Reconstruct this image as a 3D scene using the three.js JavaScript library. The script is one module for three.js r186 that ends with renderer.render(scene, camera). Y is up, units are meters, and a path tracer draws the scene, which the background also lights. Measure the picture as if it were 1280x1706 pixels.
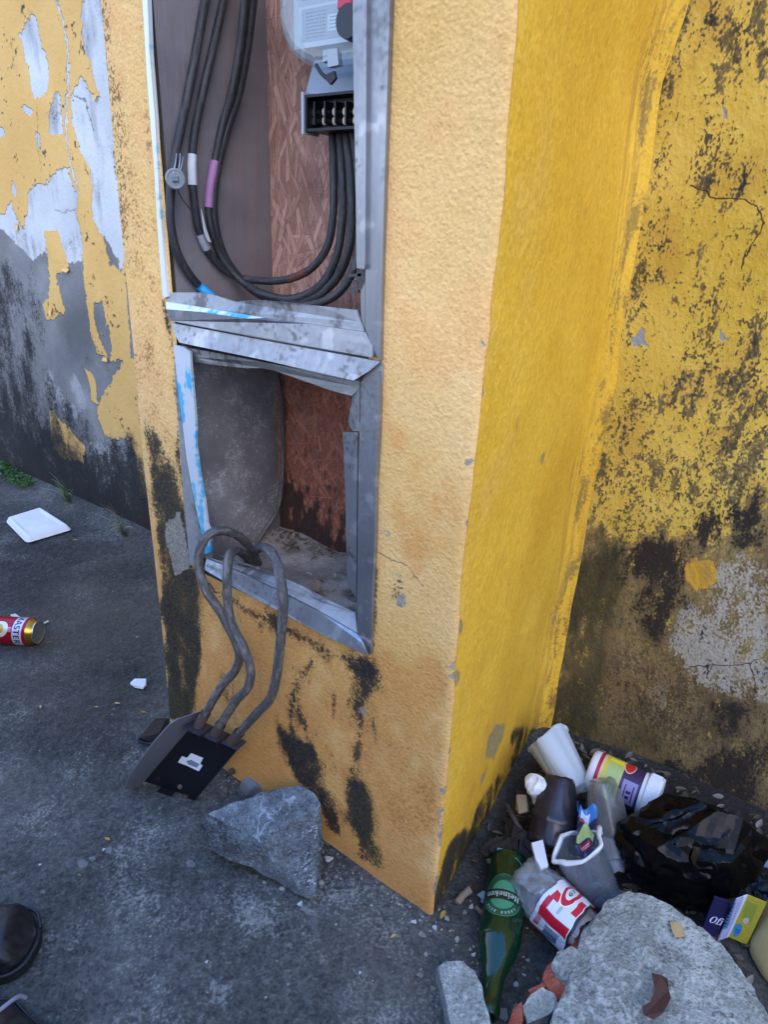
import * as THREE from 'three';
import { ConvexGeometry } from 'three/addons/geometries/ConvexGeometry.js';
import { TessellateModifier } from 'three/addons/modifiers/TessellateModifier.js';
import { RoundedBoxGeometry } from 'three/addons/geometries/RoundedBoxGeometry.js';
import * as BGU from 'three/addons/utils/BufferGeometryUtils.js';

// ---------------------------------------------------------------- camera, sky, sun, exposure
const scene = new THREE.Scene();
const EYE = new THREE.Vector3(0.9282, 0.95, 1.0456), FOCAL = 1092.5;
const camera = new THREE.PerspectiveCamera(2 * Math.atan(853 / FOCAL) * 180 / Math.PI, 1280 / 1706, 0.02, 400);
camera.position.copy(EYE);
camera.rotation.set(-0.4083, 0.6199, 0.0446, 'YXZ');
camera.updateMatrixWorld(true);
const renderer = new THREE.WebGLRenderer({ antialias: true });
renderer.toneMapping = THREE.LinearToneMapping;
renderer.toneMappingExposure = 1.52;
renderer.shadowMap.enabled = true;
renderer.shadowMap.type = THREE.PCFSoftShadowMap;
{
  // overcast, blue open-shade sky: paler towards the horizon, bluer overhead
  const w = 256, h = 128, d = new Float32Array(w * h * 4);
  for (let j = 0; j < h; j++) {
    const el = (j + 0.5) / h * 180 - 90, t = Math.max(0, Math.min(1, el / 70)), k = 1 - Math.pow(1 - t, 2);
    const hor = [1.62, 1.76, 2.02], zen = [0.27, 0.68, 1.68], low = [0.10, 0.11, 0.13];
    for (let i = 0; i < w; i++) {
      const o = (j * w + i) * 4, g = Math.max(0, Math.min(1, (el + 4) / 4));
      for (let c = 0; c < 3; c++) d[o + c] = 1.08 * (low[c] + (hor[c] + (zen[c] - hor[c]) * k - low[c]) * g);
      d[o + 3] = 1;
    }
  }
  const sky = new THREE.DataTexture(d, w, h, THREE.RGBAFormat, THREE.FloatType);
  sky.mapping = THREE.EquirectangularReflectionMapping;
  sky.magFilter = THREE.LinearFilter;
  sky.needsUpdate = true;
  scene.background = sky;
  scene.environment = sky;
}
const sun = new THREE.DirectionalLight(0xffeedd, 0.75);
sun.position.set(3.1, 3.7, 3.0);
sun.target.position.set(0.3, 0.4, 0.3);
sun.castShadow = true;
sun.shadow.radius = 60;
sun.shadow.mapSize.set(2048, 2048);
Object.assign(sun.shadow.camera, { left: -3, right: 3, top: 3, bottom: -3, near: 0.1, far: 12 });
scene.add(sun, sun.target);

// ---------------------------------------------------------------- helpers
const V3 = (x, y, z) => new THREE.Vector3(x, y, z);
const clamp = (x, a = 0, b = 1) => Math.min(b, Math.max(a, x));
const lerp = (a, b, t) => a + (b - a) * t;
const sstep = (a, b, x) => { const t = clamp((x - a) / (b - a)); return t * t * (3 - 2 * t); };
function rng(seed) { let s = seed >>> 0; return () => { s = (s + 0x6D2B79F5) >>> 0; let t = Math.imul(s ^ (s >>> 15), 1 | s); t = (t + Math.imul(t ^ (t >>> 7), 61 | t)) ^ t; return ((t ^ (t >>> 14)) >>> 0) / 4294967296; }; }
// a place in the photograph (1280 x 1706) meets a plane of the scene
function ray(px, py) { return V3((px - 640) / FOCAL, -(py - 853) / FOCAL, -1).applyQuaternion(camera.quaternion); }
const onPlane = (ax, px, py, v) => { const d = ray(px, py); return EYE.clone().addScaledVector(d, (v - EYE[ax]) / d[ax]); };
const onX = (px, py, v) => onPlane('x', px, py, v), onY = (px, py, v = 0) => onPlane('y', px, py, v), onZ = (px, py, v) => onPlane('z', px, py, v);

// periodic fractal noise fields, sampled bilinearly
const N = 512;
function field(seed, base, oct, gain = 0.5, ridged = false) {
  const r = rng(seed), out = new Float32Array(N * N);
  let amp = 1, f = base;
  for (let o = 0; o < oct && f <= N / 2; o++, amp *= gain, f *= 2) {
    const g = new Float32Array(f * f);
    for (let i = 0; i < g.length; i++) g[i] = r();
    for (let y = 0; y < N; y++) {
      const fy = y * f / N, y0 = Math.floor(fy), ty = fy - y0, wy = ty * ty * (3 - 2 * ty), r0 = (y0 % f) * f, r1 = ((y0 + 1) % f) * f;
      for (let x = 0; x < N; x++) {
        const fx = x * f / N, x0 = Math.floor(fx), tx = fx - x0, wx = tx * tx * (3 - 2 * tx), a = x0 % f, b = (x0 + 1) % f;
        let v = (g[r0 + a] * (1 - wx) + g[r0 + b] * wx) * (1 - wy) + (g[r1 + a] * (1 - wx) + g[r1 + b] * wx) * wy;
        if (ridged) v = 1 - Math.abs(2 * v - 1);
        out[y * N + x] += v * amp;
      }
    }
  }
  let m = 0, s = 0;
  for (const v of out) m += v;
  m /= out.length;
  for (const v of out) s += (v - m) * (v - m);
  s = Math.sqrt(s / out.length);
  for (let i = 0; i < out.length; i++) out[i] = clamp(0.5 + (out[i] - m) / s * 0.2);
  return out;
}
function S(f, u, v) {   // u, v in tiles
  let x = (u - Math.floor(u)) * N, y = (v - Math.floor(v)) * N;
  const x0 = x | 0, y0 = y | 0, tx = x - x0, ty = y - y0, x1 = (x0 + 1) % N, a = (y0 % N) * N, b = ((y0 + 1) % N) * N;
  return (f[a + x0 % N] * (1 - tx) + f[a + x1] * tx) * (1 - ty) + (f[b + x0 % N] * (1 - tx) + f[b + x1] * tx) * ty;
}
const NA = field(11, 4, 7, 0.55), NB = field(23, 4, 7, 0.55), NC = field(37, 8, 6, 0.62), NF = field(51, 48, 3, 0.6), NG = field(67, 128, 2, 0.7), NR = field(83, 6, 5, 0.55, true), NW = field(97, 4, 3, 0.5);
// 3-d noise for solid things: three slices mixed
const n3 = (f, p, s) => (S(f, p.x / s + 0.13, p.y / s) + S(f, p.y / s + 0.37, p.z / s + 0.2) + S(f, p.z / s + 0.71, p.x / s + 0.5)) / 3;
const n3c = (f, p, s) => clamp(0.5 + (n3(f, p, s) - 0.5) * 1.7);

function tex(data, w, h, srgb, wrap = THREE.RepeatWrapping) {
  const t = new THREE.DataTexture(data, w, h, THREE.RGBAFormat);
  if (srgb) t.colorSpace = THREE.SRGBColorSpace;
  t.magFilter = THREE.LinearFilter; t.minFilter = THREE.LinearMipmapLinearFilter; t.generateMipmaps = true;
  t.wrapS = t.wrapT = wrap;
  t.needsUpdate = true;
  return t;
}
// A painted surface of w x h metres: fn(u, v, i) -> writes out[0..2] sRGB 0..255, out[3] height 0..1, out[4] roughness
function surface(W, H, wm, hm, fn, o = {}) {
  const col = new Uint8Array(W * H * 4), bmp = new Uint8Array(W * H * 4), out = [0, 0, 0, 0.5, 0.9];
  for (let j = 0; j < H; j++) for (let i = 0; i < W; i++) {
    fn((i + 0.5) / W * wm, (j + 0.5) / H * hm, out);
    const k = (j * W + i) * 4;
    col[k] = clamp(out[0], 0, 255); col[k + 1] = clamp(out[1], 0, 255); col[k + 2] = clamp(out[2], 0, 255); col[k + 3] = 255;
    bmp[k] = clamp(out[3]) * 255; bmp[k + 1] = clamp(out[4]) * 255; bmp[k + 2] = 0; bmp[k + 3] = 255;
  }
  const wrap = o.wrap ?? THREE.ClampToEdgeWrapping, b = tex(bmp, W, H, false, wrap);
  const m = new THREE.MeshStandardMaterial({ map: tex(col, W, H, true, wrap), bumpMap: b, bumpScale: o.bump ?? 0.004, roughnessMap: b, roughness: 1, metalness: o.metal ?? 0, side: o.side ?? THREE.FrontSide });
  return m;
}
// masks drawn in photograph coordinates and laid on the plane of the surface
function maskMaker(W, H, uvOf) {   // uvOf(px, py) -> [u, v] in 0..1 of the surface
  return function (draw, blur = 0) {
    const c = document.createElement('canvas'); c.width = W; c.height = H;
    const x = c.getContext('2d');
    x.fillStyle = '#000'; x.fillRect(0, 0, W, H);
    if (blur) x.filter = `blur(${blur}px)`;
    const P = (p) => { const q = uvOf(p[0], p[1]); return [q[0] * W, q[1] * H]; };
    const api = {
      poly(a, pts) { x.fillStyle = `rgba(255,255,255,${a})`; x.beginPath(); pts.forEach((p, i) => { const q = P(p); i ? x.lineTo(q[0], q[1]) : x.moveTo(q[0], q[1]); }); x.closePath(); x.fill(); },
      cut(a, pts) { x.fillStyle = `rgba(0,0,0,${a})`; x.beginPath(); pts.forEach((p, i) => { const q = P(p); i ? x.lineTo(q[0], q[1]) : x.moveTo(q[0], q[1]); }); x.closePath(); x.fill(); },
      line(a, w, pts) { x.strokeStyle = `rgba(255,255,255,${a})`; x.lineWidth = w; x.lineJoin = x.lineCap = 'round'; x.beginPath(); pts.forEach((p, i) => { const q = P(p); i ? x.lineTo(q[0], q[1]) : x.moveTo(q[0], q[1]); }); x.stroke(); },
      spot(a, p, rx, ry = rx) { const q = P(p), e = P([p[0] + rx, p[1]]), f = P([p[0], p[1] + ry]); x.fillStyle = `rgba(255,255,255,${a})`; x.beginPath(); x.ellipse(q[0], q[1], Math.hypot(e[0] - q[0], e[1] - q[1]), Math.hypot(f[0] - q[0], f[1] - q[1]), 0, 0, 7); x.fill(); },
    };
    draw(api);
    const d = x.getImageData(0, 0, W, H).data, a = new Float32Array(W * H);
    for (let i = 0; i < a.length; i++) a[i] = d[i * 4] / 255;
    return (u, v) => {
      const fx = clamp(u * W - 0.5, 0, W - 1.001), fy = clamp(v * H - 0.5, 0, H - 1.001), x0 = fx | 0, y0 = fy | 0, tx = fx - x0, ty = fy - y0, o = y0 * W + x0;
      return (a[o] * (1 - tx) + a[o + 1] * tx) * (1 - ty) + (a[o + W] * (1 - tx) + a[o + W + 1] * tx) * ty;
    };
  };
}
const mixTo = (out, r, g, b, t) => { out[0] += (r - out[0]) * t; out[1] += (g - out[1]) * t; out[2] += (b - out[2]) * t; };

// names, labels, groups
const taken = new Map();
function numbered(n) { const k = taken.get(n) ?? 0; taken.set(n, k + 1); return k ? `${n}_${String(k).padStart(3, '0')}` : n; }
function shadows(o) { o.traverse((m) => { if (m.isMesh) { m.castShadow = true; m.receiveShadow = true; } }); return o; }
function thing(name, label, category, group, pos) {
  const o = new THREE.Group(); o.name = numbered(name); o.userData = { label, category };
  if (group) o.userData.group = group;
  if (pos) o.position.copy(pos);
  scene.add(o);
  return o;
}
function part(parent, name, geo, m, label) {
  const g = Array.isArray(geo) ? BGU.mergeGeometries(geo.map((x) => { const y = x.index ? x.toNonIndexed() : x; for (const k of Object.keys(y.attributes)) if (!['position', 'normal', 'uv'].includes(k)) y.deleteAttribute(k); return y; })) : geo;
  const o = new THREE.Mesh(g, m); o.name = name; o.castShadow = o.receiveShadow = true;
  if (label) o.userData.label = label;
  // geometry is built in world places; bring it under the thing's base
  if (parent) { parent.updateMatrixWorld(true); o.applyMatrix4(new THREE.Matrix4().copy(parent.matrixWorld).invert()); parent.add(o); }
  return o;
}
function solo(name, geo, m, label, category, group) {
  const g = Array.isArray(geo) ? BGU.mergeGeometries(geo.map((x) => (x.index ? x.toNonIndexed() : x))) : geo;
  const o = new THREE.Mesh(g, m); o.name = numbered(name); o.castShadow = o.receiveShadow = true; o.userData = { label, category };
  if (group) o.userData.group = group;
  scene.add(o);
  return o;
}
function struct(name, geo, m) { const o = new THREE.Mesh(geo, m); o.name = name; o.receiveShadow = o.castShadow = true; o.userData = { kind: 'structure', label: name, category: name }; scene.add(o); return o; }
const std = (hex, rough = 0.8, metal = 0, more = {}) => new THREE.MeshStandardMaterial({ color: hex, roughness: rough, metalness: metal, ...more });

// a grid of points (rows x columns) as a smooth sheet; fn(s, t) -> [Vector3, u, v]
function grid(nu, nv, fn, skip) {
  const pos = [], uv = [], idx = [];
  for (let j = 0; j <= nv; j++) for (let i = 0; i <= nu; i++) { const q = fn(i / nu, j / nv, i, j); pos.push(q[0].x, q[0].y, q[0].z); uv.push(q[1], q[2]); }
  for (let j = 0; j < nv; j++) for (let i = 0; i < nu; i++) {
    if (skip?.(i, j)) continue;
    const a = j * (nu + 1) + i, b = a + 1, c = a + nu + 1, d = c + 1;
    idx.push(a, b, d, a, d, c);
  }
  const g = new THREE.BufferGeometry();
  g.setAttribute('position', new THREE.Float32BufferAttribute(pos, 3));
  g.setAttribute('uv', new THREE.Float32BufferAttribute(uv, 2));
  g.setIndex(idx); g.computeVertexNormals();
  return g;
}
// uv by the dominant axis of every face, in metres (times k)
function boxUV(g0, k = 1) {
  const g = g0.index ? g0.toNonIndexed() : g0, p = g.attributes.position, uv = new Float32Array(p.count * 2), a = V3(), b = V3(), c = V3(), n = V3();
  for (let i = 0; i < p.count; i += 3) {
    a.fromBufferAttribute(p, i); b.fromBufferAttribute(p, i + 1); c.fromBufferAttribute(p, i + 2);
    n.copy(b).sub(a).cross(c.clone().sub(a));
    const x = Math.abs(n.x), y = Math.abs(n.y), z = Math.abs(n.z);
    [a, b, c].forEach((q, o) => { const [s, t] = y >= x && y >= z ? [q.x, q.z] : x >= z ? [q.z, q.y] : [q.x, q.y]; uv[(i + o) * 2] = s * k; uv[(i + o) * 2 + 1] = t * k; });
  }
  g.setAttribute('uv', new THREE.BufferAttribute(uv, 2));
  return g;
}
// a broken stone: convex hull of points, cut fine, roughened by solid noise
function stone(points, cell, amp, scale, crease = 0.5, colour) {
  let g = new ConvexGeometry(points);
  g.deleteAttribute('normal'); if (g.attributes.uv) g.deleteAttribute('uv');
  g = new TessellateModifier(cell, 40).modify(g);
  const p = g.attributes.position, c = V3(), q = V3();
  points.forEach((x) => c.add(x)); c.divideScalar(points.length);
  for (let i = 0; i < p.count; i++) {
    q.fromBufferAttribute(p, i);
    const h = (n3c(NA, q, scale) - 0.5) * 2 * amp + (n3c(NF, q, scale * 0.9) - 0.5) * amp * 0.5, d = q.clone().sub(c).normalize();
    q.addScaledVector(d, h);
    p.setXYZ(i, q.x, q.y, q.z);
  }
  for (const k of Object.keys(g.attributes)) if (k !== 'position') g.deleteAttribute(k);
  g = BGU.mergeVertices(g, 1e-5);
  g.computeVertexNormals();
  g = BGU.toCreasedNormals(g, crease);
  g = boxUV(g);
  if (colour) {
    const col = new Float32Array(g.attributes.position.count * 3), out = [0, 0, 0];
    for (let i = 0; i < g.attributes.position.count; i++) { q.fromBufferAttribute(g.attributes.position, i); colour(q, out); for (let k = 0; k < 3; k++) col[i * 3 + k] = Math.pow(out[k] / 255, 2.2); }
    g.setAttribute('color', new THREE.BufferAttribute(col, 3));
  }
  return g;
}
// a flat sheet cut to an outline [[px, py, z], ...] of the photograph, of real thickness
function sheet(pts, th = 0.002, plane = onZ, away) {
  const P = pts.map((p) => plane(p[0], p[1], p[2]));
  return slab(P, th, away ?? V3(0, 0, -1), plane === onZ ? (q) => [q.x, q.y] : plane === onY ? (q) => [q.x, -q.z] : (q) => [-q.z, q.y]);
}
function slab(P, th, away, flat = (q) => [q.x, q.y]) {
  const c2 = P.map((q) => new THREE.Vector2(...flat(q)));
  const tri = THREE.ShapeUtils.triangulateShape(c2, []), ccw = !THREE.ShapeUtils.isClockWise(c2);
  const B = P.map((q) => q.clone().addScaledVector(away, th)), pos = [], uv = [];
  const put = (...q) => q.forEach((v) => { pos.push(v.x, v.y, v.z); const f = flat(v); uv.push(f[0], f[1]); });
  for (const [a, b, c] of tri) { put(P[a], P[b], P[c]); put(B[a], B[c], B[b]); }
  for (let i = 0; i < P.length; i++) { const j = (i + 1) % P.length; ccw ? put(P[i], B[i], B[j], P[i], B[j], P[j]) : put(P[i], B[j], B[i], P[i], P[j], B[j]); }
  const g = new THREE.BufferGeometry();
  g.setAttribute('position', new THREE.Float32BufferAttribute(pos, 3));
  g.setAttribute('uv', new THREE.Float32BufferAttribute(uv, 2));
  g.computeVertexNormals();
  return g;
}
function tube(pts, r, seg = 0, sides = 14, closed = false) {
  const c = new THREE.CatmullRomCurve3(pts, closed, 'centripetal'), n = seg || Math.max(8, pts.length * 10);
  return new THREE.TubeGeometry(c, n, r, sides, closed);
}
// cap for a tube's end
function capAt(p, dir, r) { const g = new THREE.CircleGeometry(r, 14); g.lookAt(dir); g.translate(p.x, p.y, p.z); return g; }
// place a geometry whose axis is +Y so that it runs from A to B (scaled if len given)
function along(g, A, B, roll = 0) {
  const d = B.clone().sub(A), q = new THREE.Quaternion().setFromUnitVectors(V3(0, 1, 0), d.clone().normalize());
  g.applyMatrix4(new THREE.Matrix4().makeRotationY(roll));
  g.applyMatrix4(new THREE.Matrix4().compose(A, q, V3(1, 1, 1)));
  return g;
}
const lathe = (prof, seg = 40) => new THREE.LatheGeometry(prof.map(([r, y]) => new THREE.Vector2(Math.max(r, 1e-4), y)), seg);
function canvasTex(w, h, draw) { const c = document.createElement('canvas'); c.width = w; c.height = h; draw(c.getContext('2d'), w, h); const t = new THREE.CanvasTexture(c); t.colorSpace = THREE.SRGBColorSpace; t.wrapS = t.wrapT = THREE.RepeatWrapping; return t; }
// roughen vertices by solid noise (for crumpled things); keeps seams closed
function crumple(g, amp, s, f = NA) {
  const p = g.attributes.position, q = V3();
  for (let i = 0; i < p.count; i++) { q.fromBufferAttribute(p, i); q.set(q.x + (n3c(f, q, s) - 0.5) * 2 * amp, q.y + (n3c(f, V3(q.z, q.x, q.y), s) - 0.5) * 2 * amp, q.z + (n3c(f, V3(q.y, q.z, q.x), s) - 0.5) * 2 * amp); p.setXYZ(i, q.x, q.y, q.z); }
  g.computeVertexNormals();
  return g;
}

// ---------------------------------------------------------------- ground
const PZ = 0.4444, WZ = -0.06;                 // pillar front plane, back wall plane
function groundY(x, z) {
  let y = (S(NW, x / 2.3, z / 2.3) - 0.5) * 0.012;
  y += 0.035 * sstep(0.30, 0.0, z) * sstep(0.55, 0.8, x);                       // dirt gathered in the corner
  y += 0.03 * sstep(0.02, -0.06, z) * sstep(0.1, -0.2, x);                      // worn fillet at the foot of the wall
  return y;
}
{
  const U0 = -1.7, V0 = -0.1, UW = 3.0, VH = 1.5, W = 2048, H = 1024;
  const mk = maskMaker(W, H, (px, py) => { const p = onY(px, py); return [(p.x - U0) / UW, (p.z - V0) / VH]; });
  const pale = mk((m) => { m.spot(0.8, [370, 1652], 20, 14); m.spot(0.7, [357, 1640], 7, 5); m.spot(0.5, [112, 1655], 34, 22); m.spot(0.45, [100, 1565], 36, 45); m.spot(0.35, [560, 1480], 40, 34); m.spot(0.3, [640, 1560], 60, 30); m.spot(0.35, [420, 1520], 80, 16); m.spot(0.25, [260, 1450], 150, 60); m.spot(0.3, [130, 1470], 80, 20); m.spot(0.3, [330, 1310], 60, 14); m.spot(0.3, [560, 1600], 90, 30); }, 5);
  const spots = mk((m) => { for (const [x, y, a, b] of [[135, 1437, 9, 6], [180, 1415, 7, 5], [152, 1428, 5, 3], [315, 1438, 9, 5], [418, 1515, 8, 8], [512, 1518, 12, 5], [70, 1484, 5, 3], [200, 1525, 5, 5], [215, 1492, 4, 4], [358, 1640, 6, 6], [20, 1452, 4, 3], [480, 1572, 5, 4]]) m.spot(1, [x, y], a, b); });
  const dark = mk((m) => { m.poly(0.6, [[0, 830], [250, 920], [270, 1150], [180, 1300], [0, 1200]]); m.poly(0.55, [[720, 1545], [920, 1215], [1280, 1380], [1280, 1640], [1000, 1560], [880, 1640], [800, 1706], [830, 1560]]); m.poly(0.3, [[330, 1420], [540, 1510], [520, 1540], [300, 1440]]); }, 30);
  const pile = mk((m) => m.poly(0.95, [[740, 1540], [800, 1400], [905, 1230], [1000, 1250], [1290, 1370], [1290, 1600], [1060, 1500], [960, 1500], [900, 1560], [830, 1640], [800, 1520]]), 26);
  const mat = surface(W, H, UW, VH, (u, v, o) => {
    const a = S(NA, u / 1.3, v / 1.3), b = S(NB, u / 0.47, v / 0.47), f = S(NF, u / 0.42, v / 0.42), g = S(NG, u / 0.34, v / 0.34), c = S(NC, u / 0.8, v / 0.8), tu = u / UW, tv = v / VH;
    let k = 74 + (a - 0.5) * 40 + (b - 0.5) * 26 + (f - 0.5) * 30 + (g - 0.5) * 42;
    const p = sstep(0.25, 0.75, pale(tu, tv) + (b - 0.5) * 0.8 + (g - 0.5) * 0.9 + (c - 0.5) * 0.5);
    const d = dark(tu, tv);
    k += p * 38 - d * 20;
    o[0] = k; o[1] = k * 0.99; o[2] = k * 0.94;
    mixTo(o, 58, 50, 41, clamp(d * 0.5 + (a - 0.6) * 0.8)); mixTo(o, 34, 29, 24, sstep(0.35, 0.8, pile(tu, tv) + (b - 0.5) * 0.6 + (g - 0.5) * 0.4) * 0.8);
    if (g > 0.9 && f > 0.55) mixTo(o, 138, 135, 128, 0.5);                     // pale aggregate
    if (g < 0.16 && b < 0.55) mixTo(o, 34, 34, 34, 0.6);
    const q = sstep(0.45, 0.6, spots(tu + (b - 0.5) * 0.004, tv + (a - 0.5) * 0.004) + (g - 0.5) * 0.5);
    mixTo(o, 140, 140, 136, q * 0.5);
    o[3] = 0.5 + (f - 0.5) * 0.45 + (g - 0.5) * 0.45 + (b - 0.5) * 0.2 + q * 0.08; o[4] = 0.88 - p * 0.04;
  }, { bump: 0.004, wrap: THREE.MirroredRepeatWrapping });
  const ax = [-60, -20, -8, -4, -2.4], az = [-60, -20, -8, -3, -1];
  for (let x = -1.8; x < 1.6; x += 0.03) ax.push(x);
  ax.push(2.2, 4, 8, 20, 60);
  for (let z = -0.3; z < 1.6; z += 0.03) az.push(z);
  az.push(2.2, 4, 8, 20, 60);
  const g = grid(ax.length - 1, az.length - 1, (s, t, i, j) => { const x = ax[i], z = az[az.length - 1 - j]; return [V3(x, groundY(x, z), z), (x - U0) / UW, (z - V0) / VH]; });
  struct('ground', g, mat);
}
const onG = (px, py, dy = 0) => { let p = onY(px, py, dy); for (let i = 0; i < 3; i++) p = onY(px, py, groundY(p.x, p.z) + dy); return p; };

// ---------------------------------------------------------------- wall left of the pillar: flaking yellow paint over white primer and bare render
{
  const U0 = -1.75, UW = 1.95, V0 = -0.05, VH = 1.75, W = 1280, H = 1152;
  const mk = maskMaker(W, H, (px, py) => { const p = onZ(px, py, WZ); return [(p.x - U0) / UW, (p.y - V0) / VH]; });
  const z1 = (pts) => pts.map(([x, y]) => [x / 2.843, y / 2.843]), z6 = (pts) => pts.map(([x, y]) => [x / 2.583, 580 + y / 2.583]);
  const bare = mk((m) => {     // no yellow paint here
    m.poly(1, z1([[145, 50], [165, 60], [190, 200], [215, 290], [225, 370], [190, 465], [150, 455], [130, 350], [105, 200], [85, 170], [110, 140]]));
    m.poly(1, z1([[260, 420], [285, 430], [300, 560], [295, 640], [235, 640], [240, 520], [250, 470]]));
    m.poly(1, z1([[375, -20], [520, -20], [520, 250], [600, 1700], [565, 1290], [520, 1270], [470, 1120], [430, 1030], [440, 920], [430, 800], [380, 730], [345, 600], [345, 430], [385, 350], [420, 450], [465, 460], [440, 380], [400, 200], [378, 60]]));
    m.poly(1, z1([[0, 1010], [50, 950], [60, 1000], [120, 1090], [140, 930], [190, 870], [240, 850], [280, 790], [320, 800], [340, 870], [370, 930], [360, 1000], [400, 1150], [390, 1260], [720, 1300], [720, 2700], [-1500, 2700], [-1500, 700], [-300, 900]]));
    m.line(1, 5, z1([[270, 0], [300, 100], [320, 230], [330, 400], [310, 660], [330, 780], [370, 900]]));
    m.spot(1, z1([[125, 530]])[0], 9, 7); m.spot(1, z1([[0, 630]])[0], 7, 9); m.spot(1, z1([[180, 650]])[0], 4, 12); m.spot(1, z1([[65, 890]])[0], 4, 12);
    m.cut(1, z1([[210, 1095], [270, 1090], [300, 1160], [330, 1270], [270, 1290], [290, 1400], [310, 1460], [260, 1520], [215, 1510], [200, 1440], [235, 1430], [230, 1250]]));
    m.cut(1, z1([[395, 1120], [440, 1130], [480, 1255], [570, 1275], [600, 1300], [610, 1720], [520, 1720], [515, 1540], [545, 1520], [500, 1560], [470, 1590], [510, 1706], [470, 1690], [420, 1560], [410, 1440], [390, 1260]]));
    m.cut(1, z6([[480, 160], [540, 30], [640, 100], [640, 420], [520, 390], [450, 380], [415, 290], [420, 250]]));
    m.cut(1, z6([[210, 260], [240, 270], [260, 310], [330, 390], [360, 420], [350, 490], [280, 490], [230, 440], [210, 300]]));
    m.cut(1, z6([[355, 560], [385, 570], [382, 610], [365, 602]]));
    m.cut(1, z6([[365, 90], [400, 120], [420, 250], [390, 220]]));
    m.poly(1, z1([[440, 1430], [490, 1430], [500, 1560], [470, 1580], [440, 1500]]));
    m.cut(1, z6([[560, 380], [660, 380], [660, 640], [600, 640], [590, 520]]));
  }, 1.2);
  const cement = mk((m) => { m.poly(1, z1([[-1500, 900], [0, 1080], [60, 1130], [110, 1190], [160, 1245], [215, 1210], [330, 1245], [390, 1240], [480, 1240], [540, 1270], [720, 1260], [720, 2800], [-1500, 2800]])); m.poly(0.8, z1([[470, 1110], [560, 1240], [560, 1300], [500, 1250]])); }, 3);
  const mould = mk((m) => { m.poly(0.55, [[0, 430], [40, 440], [75, 520], [60, 600], [150, 700], [250, 790], [250, 1000], [0, 900], [-300, 900], [-300, 400]]); m.poly(0.6, [[-300, 560], [0, 640], [90, 700], [250, 850], [250, 1000], [-300, 1000]]); m.poly(0.9, [[-300, 640], [0, 715], [110, 770], [160, 800], [248, 850], [250, 1000], [-300, 1000]]); m.spot(0.7, [225, 800], 26, 60); m.poly(1, [[-300, 690], [0, 745], [120, 800], [170, 800], [250, 870], [250, 1000], [-300, 1000]]); m.poly(0.8, [[190, 720], [250, 760], [250, 900], [200, 850]]); }, 22);
  const white2 = mk((m) => { m.poly(0.9, z6([[360, 430], [390, 330], [440, 400], [500, 440], [560, 560], [540, 640], [470, 560], [400, 540], [360, 500]])); m.poly(0.5, z6([[120, 100], [300, 60], [400, 250], [340, 330], [200, 240]])); }, 8);
  const crack = mk((m) => { m.line(1, 1.5, z1([[350, 450], [400, 500], [440, 620]])); m.line(0.8, 1.2, z1([[250, 985], [330, 1000], [360, 990]])); m.line(0.7, 1.3, z1([[160, 480], [185, 700], [200, 820]])); }, 0.6);
  const mat = surface(W, H, UW, VH, (u, v, o) => {
    const a = S(NA, u / 0.9, v / 0.9), b = S(NB, u / 0.33, v / 0.33), f = S(NF, u / 0.5, v / 0.5), g = S(NG, u / 0.4, v / 0.4), s = S(NC, u / 0.35, v / 1.6);
    const wu = (b - 0.5) * 0.024 / UW + (f - 0.5) * 0.012 / UW, wv = (S(NB, u / 0.33 + 0.5, v / 0.33 + 0.3) - 0.5) * 0.024 / VH + (S(NF, u / 0.5 + 0.5, v / 0.5) - 0.5) * 0.012 / VH, tu = u / UW + wu, tv = v / VH + wv;
    const nb = bare(tu, tv), k = sstep(0.42, 0.58, nb), rim = sstep(0.12, 0.45, nb) * (1 - k);
    // render coats below
    o[0] = 205 + (a - 0.5) * 26; o[1] = 206 + (a - 0.5) * 26; o[2] = 203 + (a - 0.5) * 26;
    mixTo(o, 158, 156, 154, sstep(0.45, 0.85, s * 0.6 + b * 0.4) * 0.7); mixTo(o, 120, 116, 112, sstep(0.7, 0.9, b * 0.5 + g * 0.5) * 0.5);
    const c = sstep(0.4, 0.6, cement(tu, tv) + (b - 0.5) * 0.35);
    mixTo(o, 128 + (a - 0.5) * 50, 126 + (a - 0.5) * 48, 122 + (a - 0.5) * 46, c);
    const w2 = sstep(0.5, 0.7, white2(u / UW, v / VH) + (b - 0.5) * 0.9); mixTo(o, 176, 174, 170, w2 * 0.8);
    let h = 0.30 + (f - 0.5) * 0.1 + (g - 0.5) * 0.1 - c * 0.06;
    // yellow coat
    const y = 1 - k;
    mixTo(o, 230 + (a - 0.5) * 16, 182 + (a - 0.5) * 20, 104 + (a - 0.5) * 22, y);
    mixTo(o, 120, 92, 52, y * sstep(0.30, 0.5, nb) * 0.6);  // shadow of the peeling edge painted as a dark rim on the yellow
    mixTo(o, 90, 72, 50, y * sstep(0.8, 0.95, b * 0.5 + f * 0.6));
    h += y * 0.42 + rim * y * 0.1;
    // black mould from the foot upwards, in streaks
    const m0 = mould(u / UW, v / VH), m = sstep(0.3, 0.95, m0 + (s - 0.5) * 0.45 + (b - 0.5) * 0.45 + (g - 0.5) * 0.5 + (f - 0.5) * 0.3) * lerp(1, 0.55 + (b - 0.5), y * (1 - sstep(0.7, 1, m0)));
    mixTo(o, 30 + (a - 0.5) * 22, 28 + (a - 0.5) * 20, 26 + (a - 0.5) * 16, clamp(m) * 0.95);
    mixTo(o, 60, 50, 40, crack(tu, tv) * 0.8);
    o[3] = h - crack(tu, tv) * 0.2; o[4] = 0.88;
  }, { bump: 0.006 });
  const t = thing('wall', 'yellow wall with flaking paint, white primer and black mould, left of the pillar', 'wall', null, V3(-1, 0, WZ));
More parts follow.
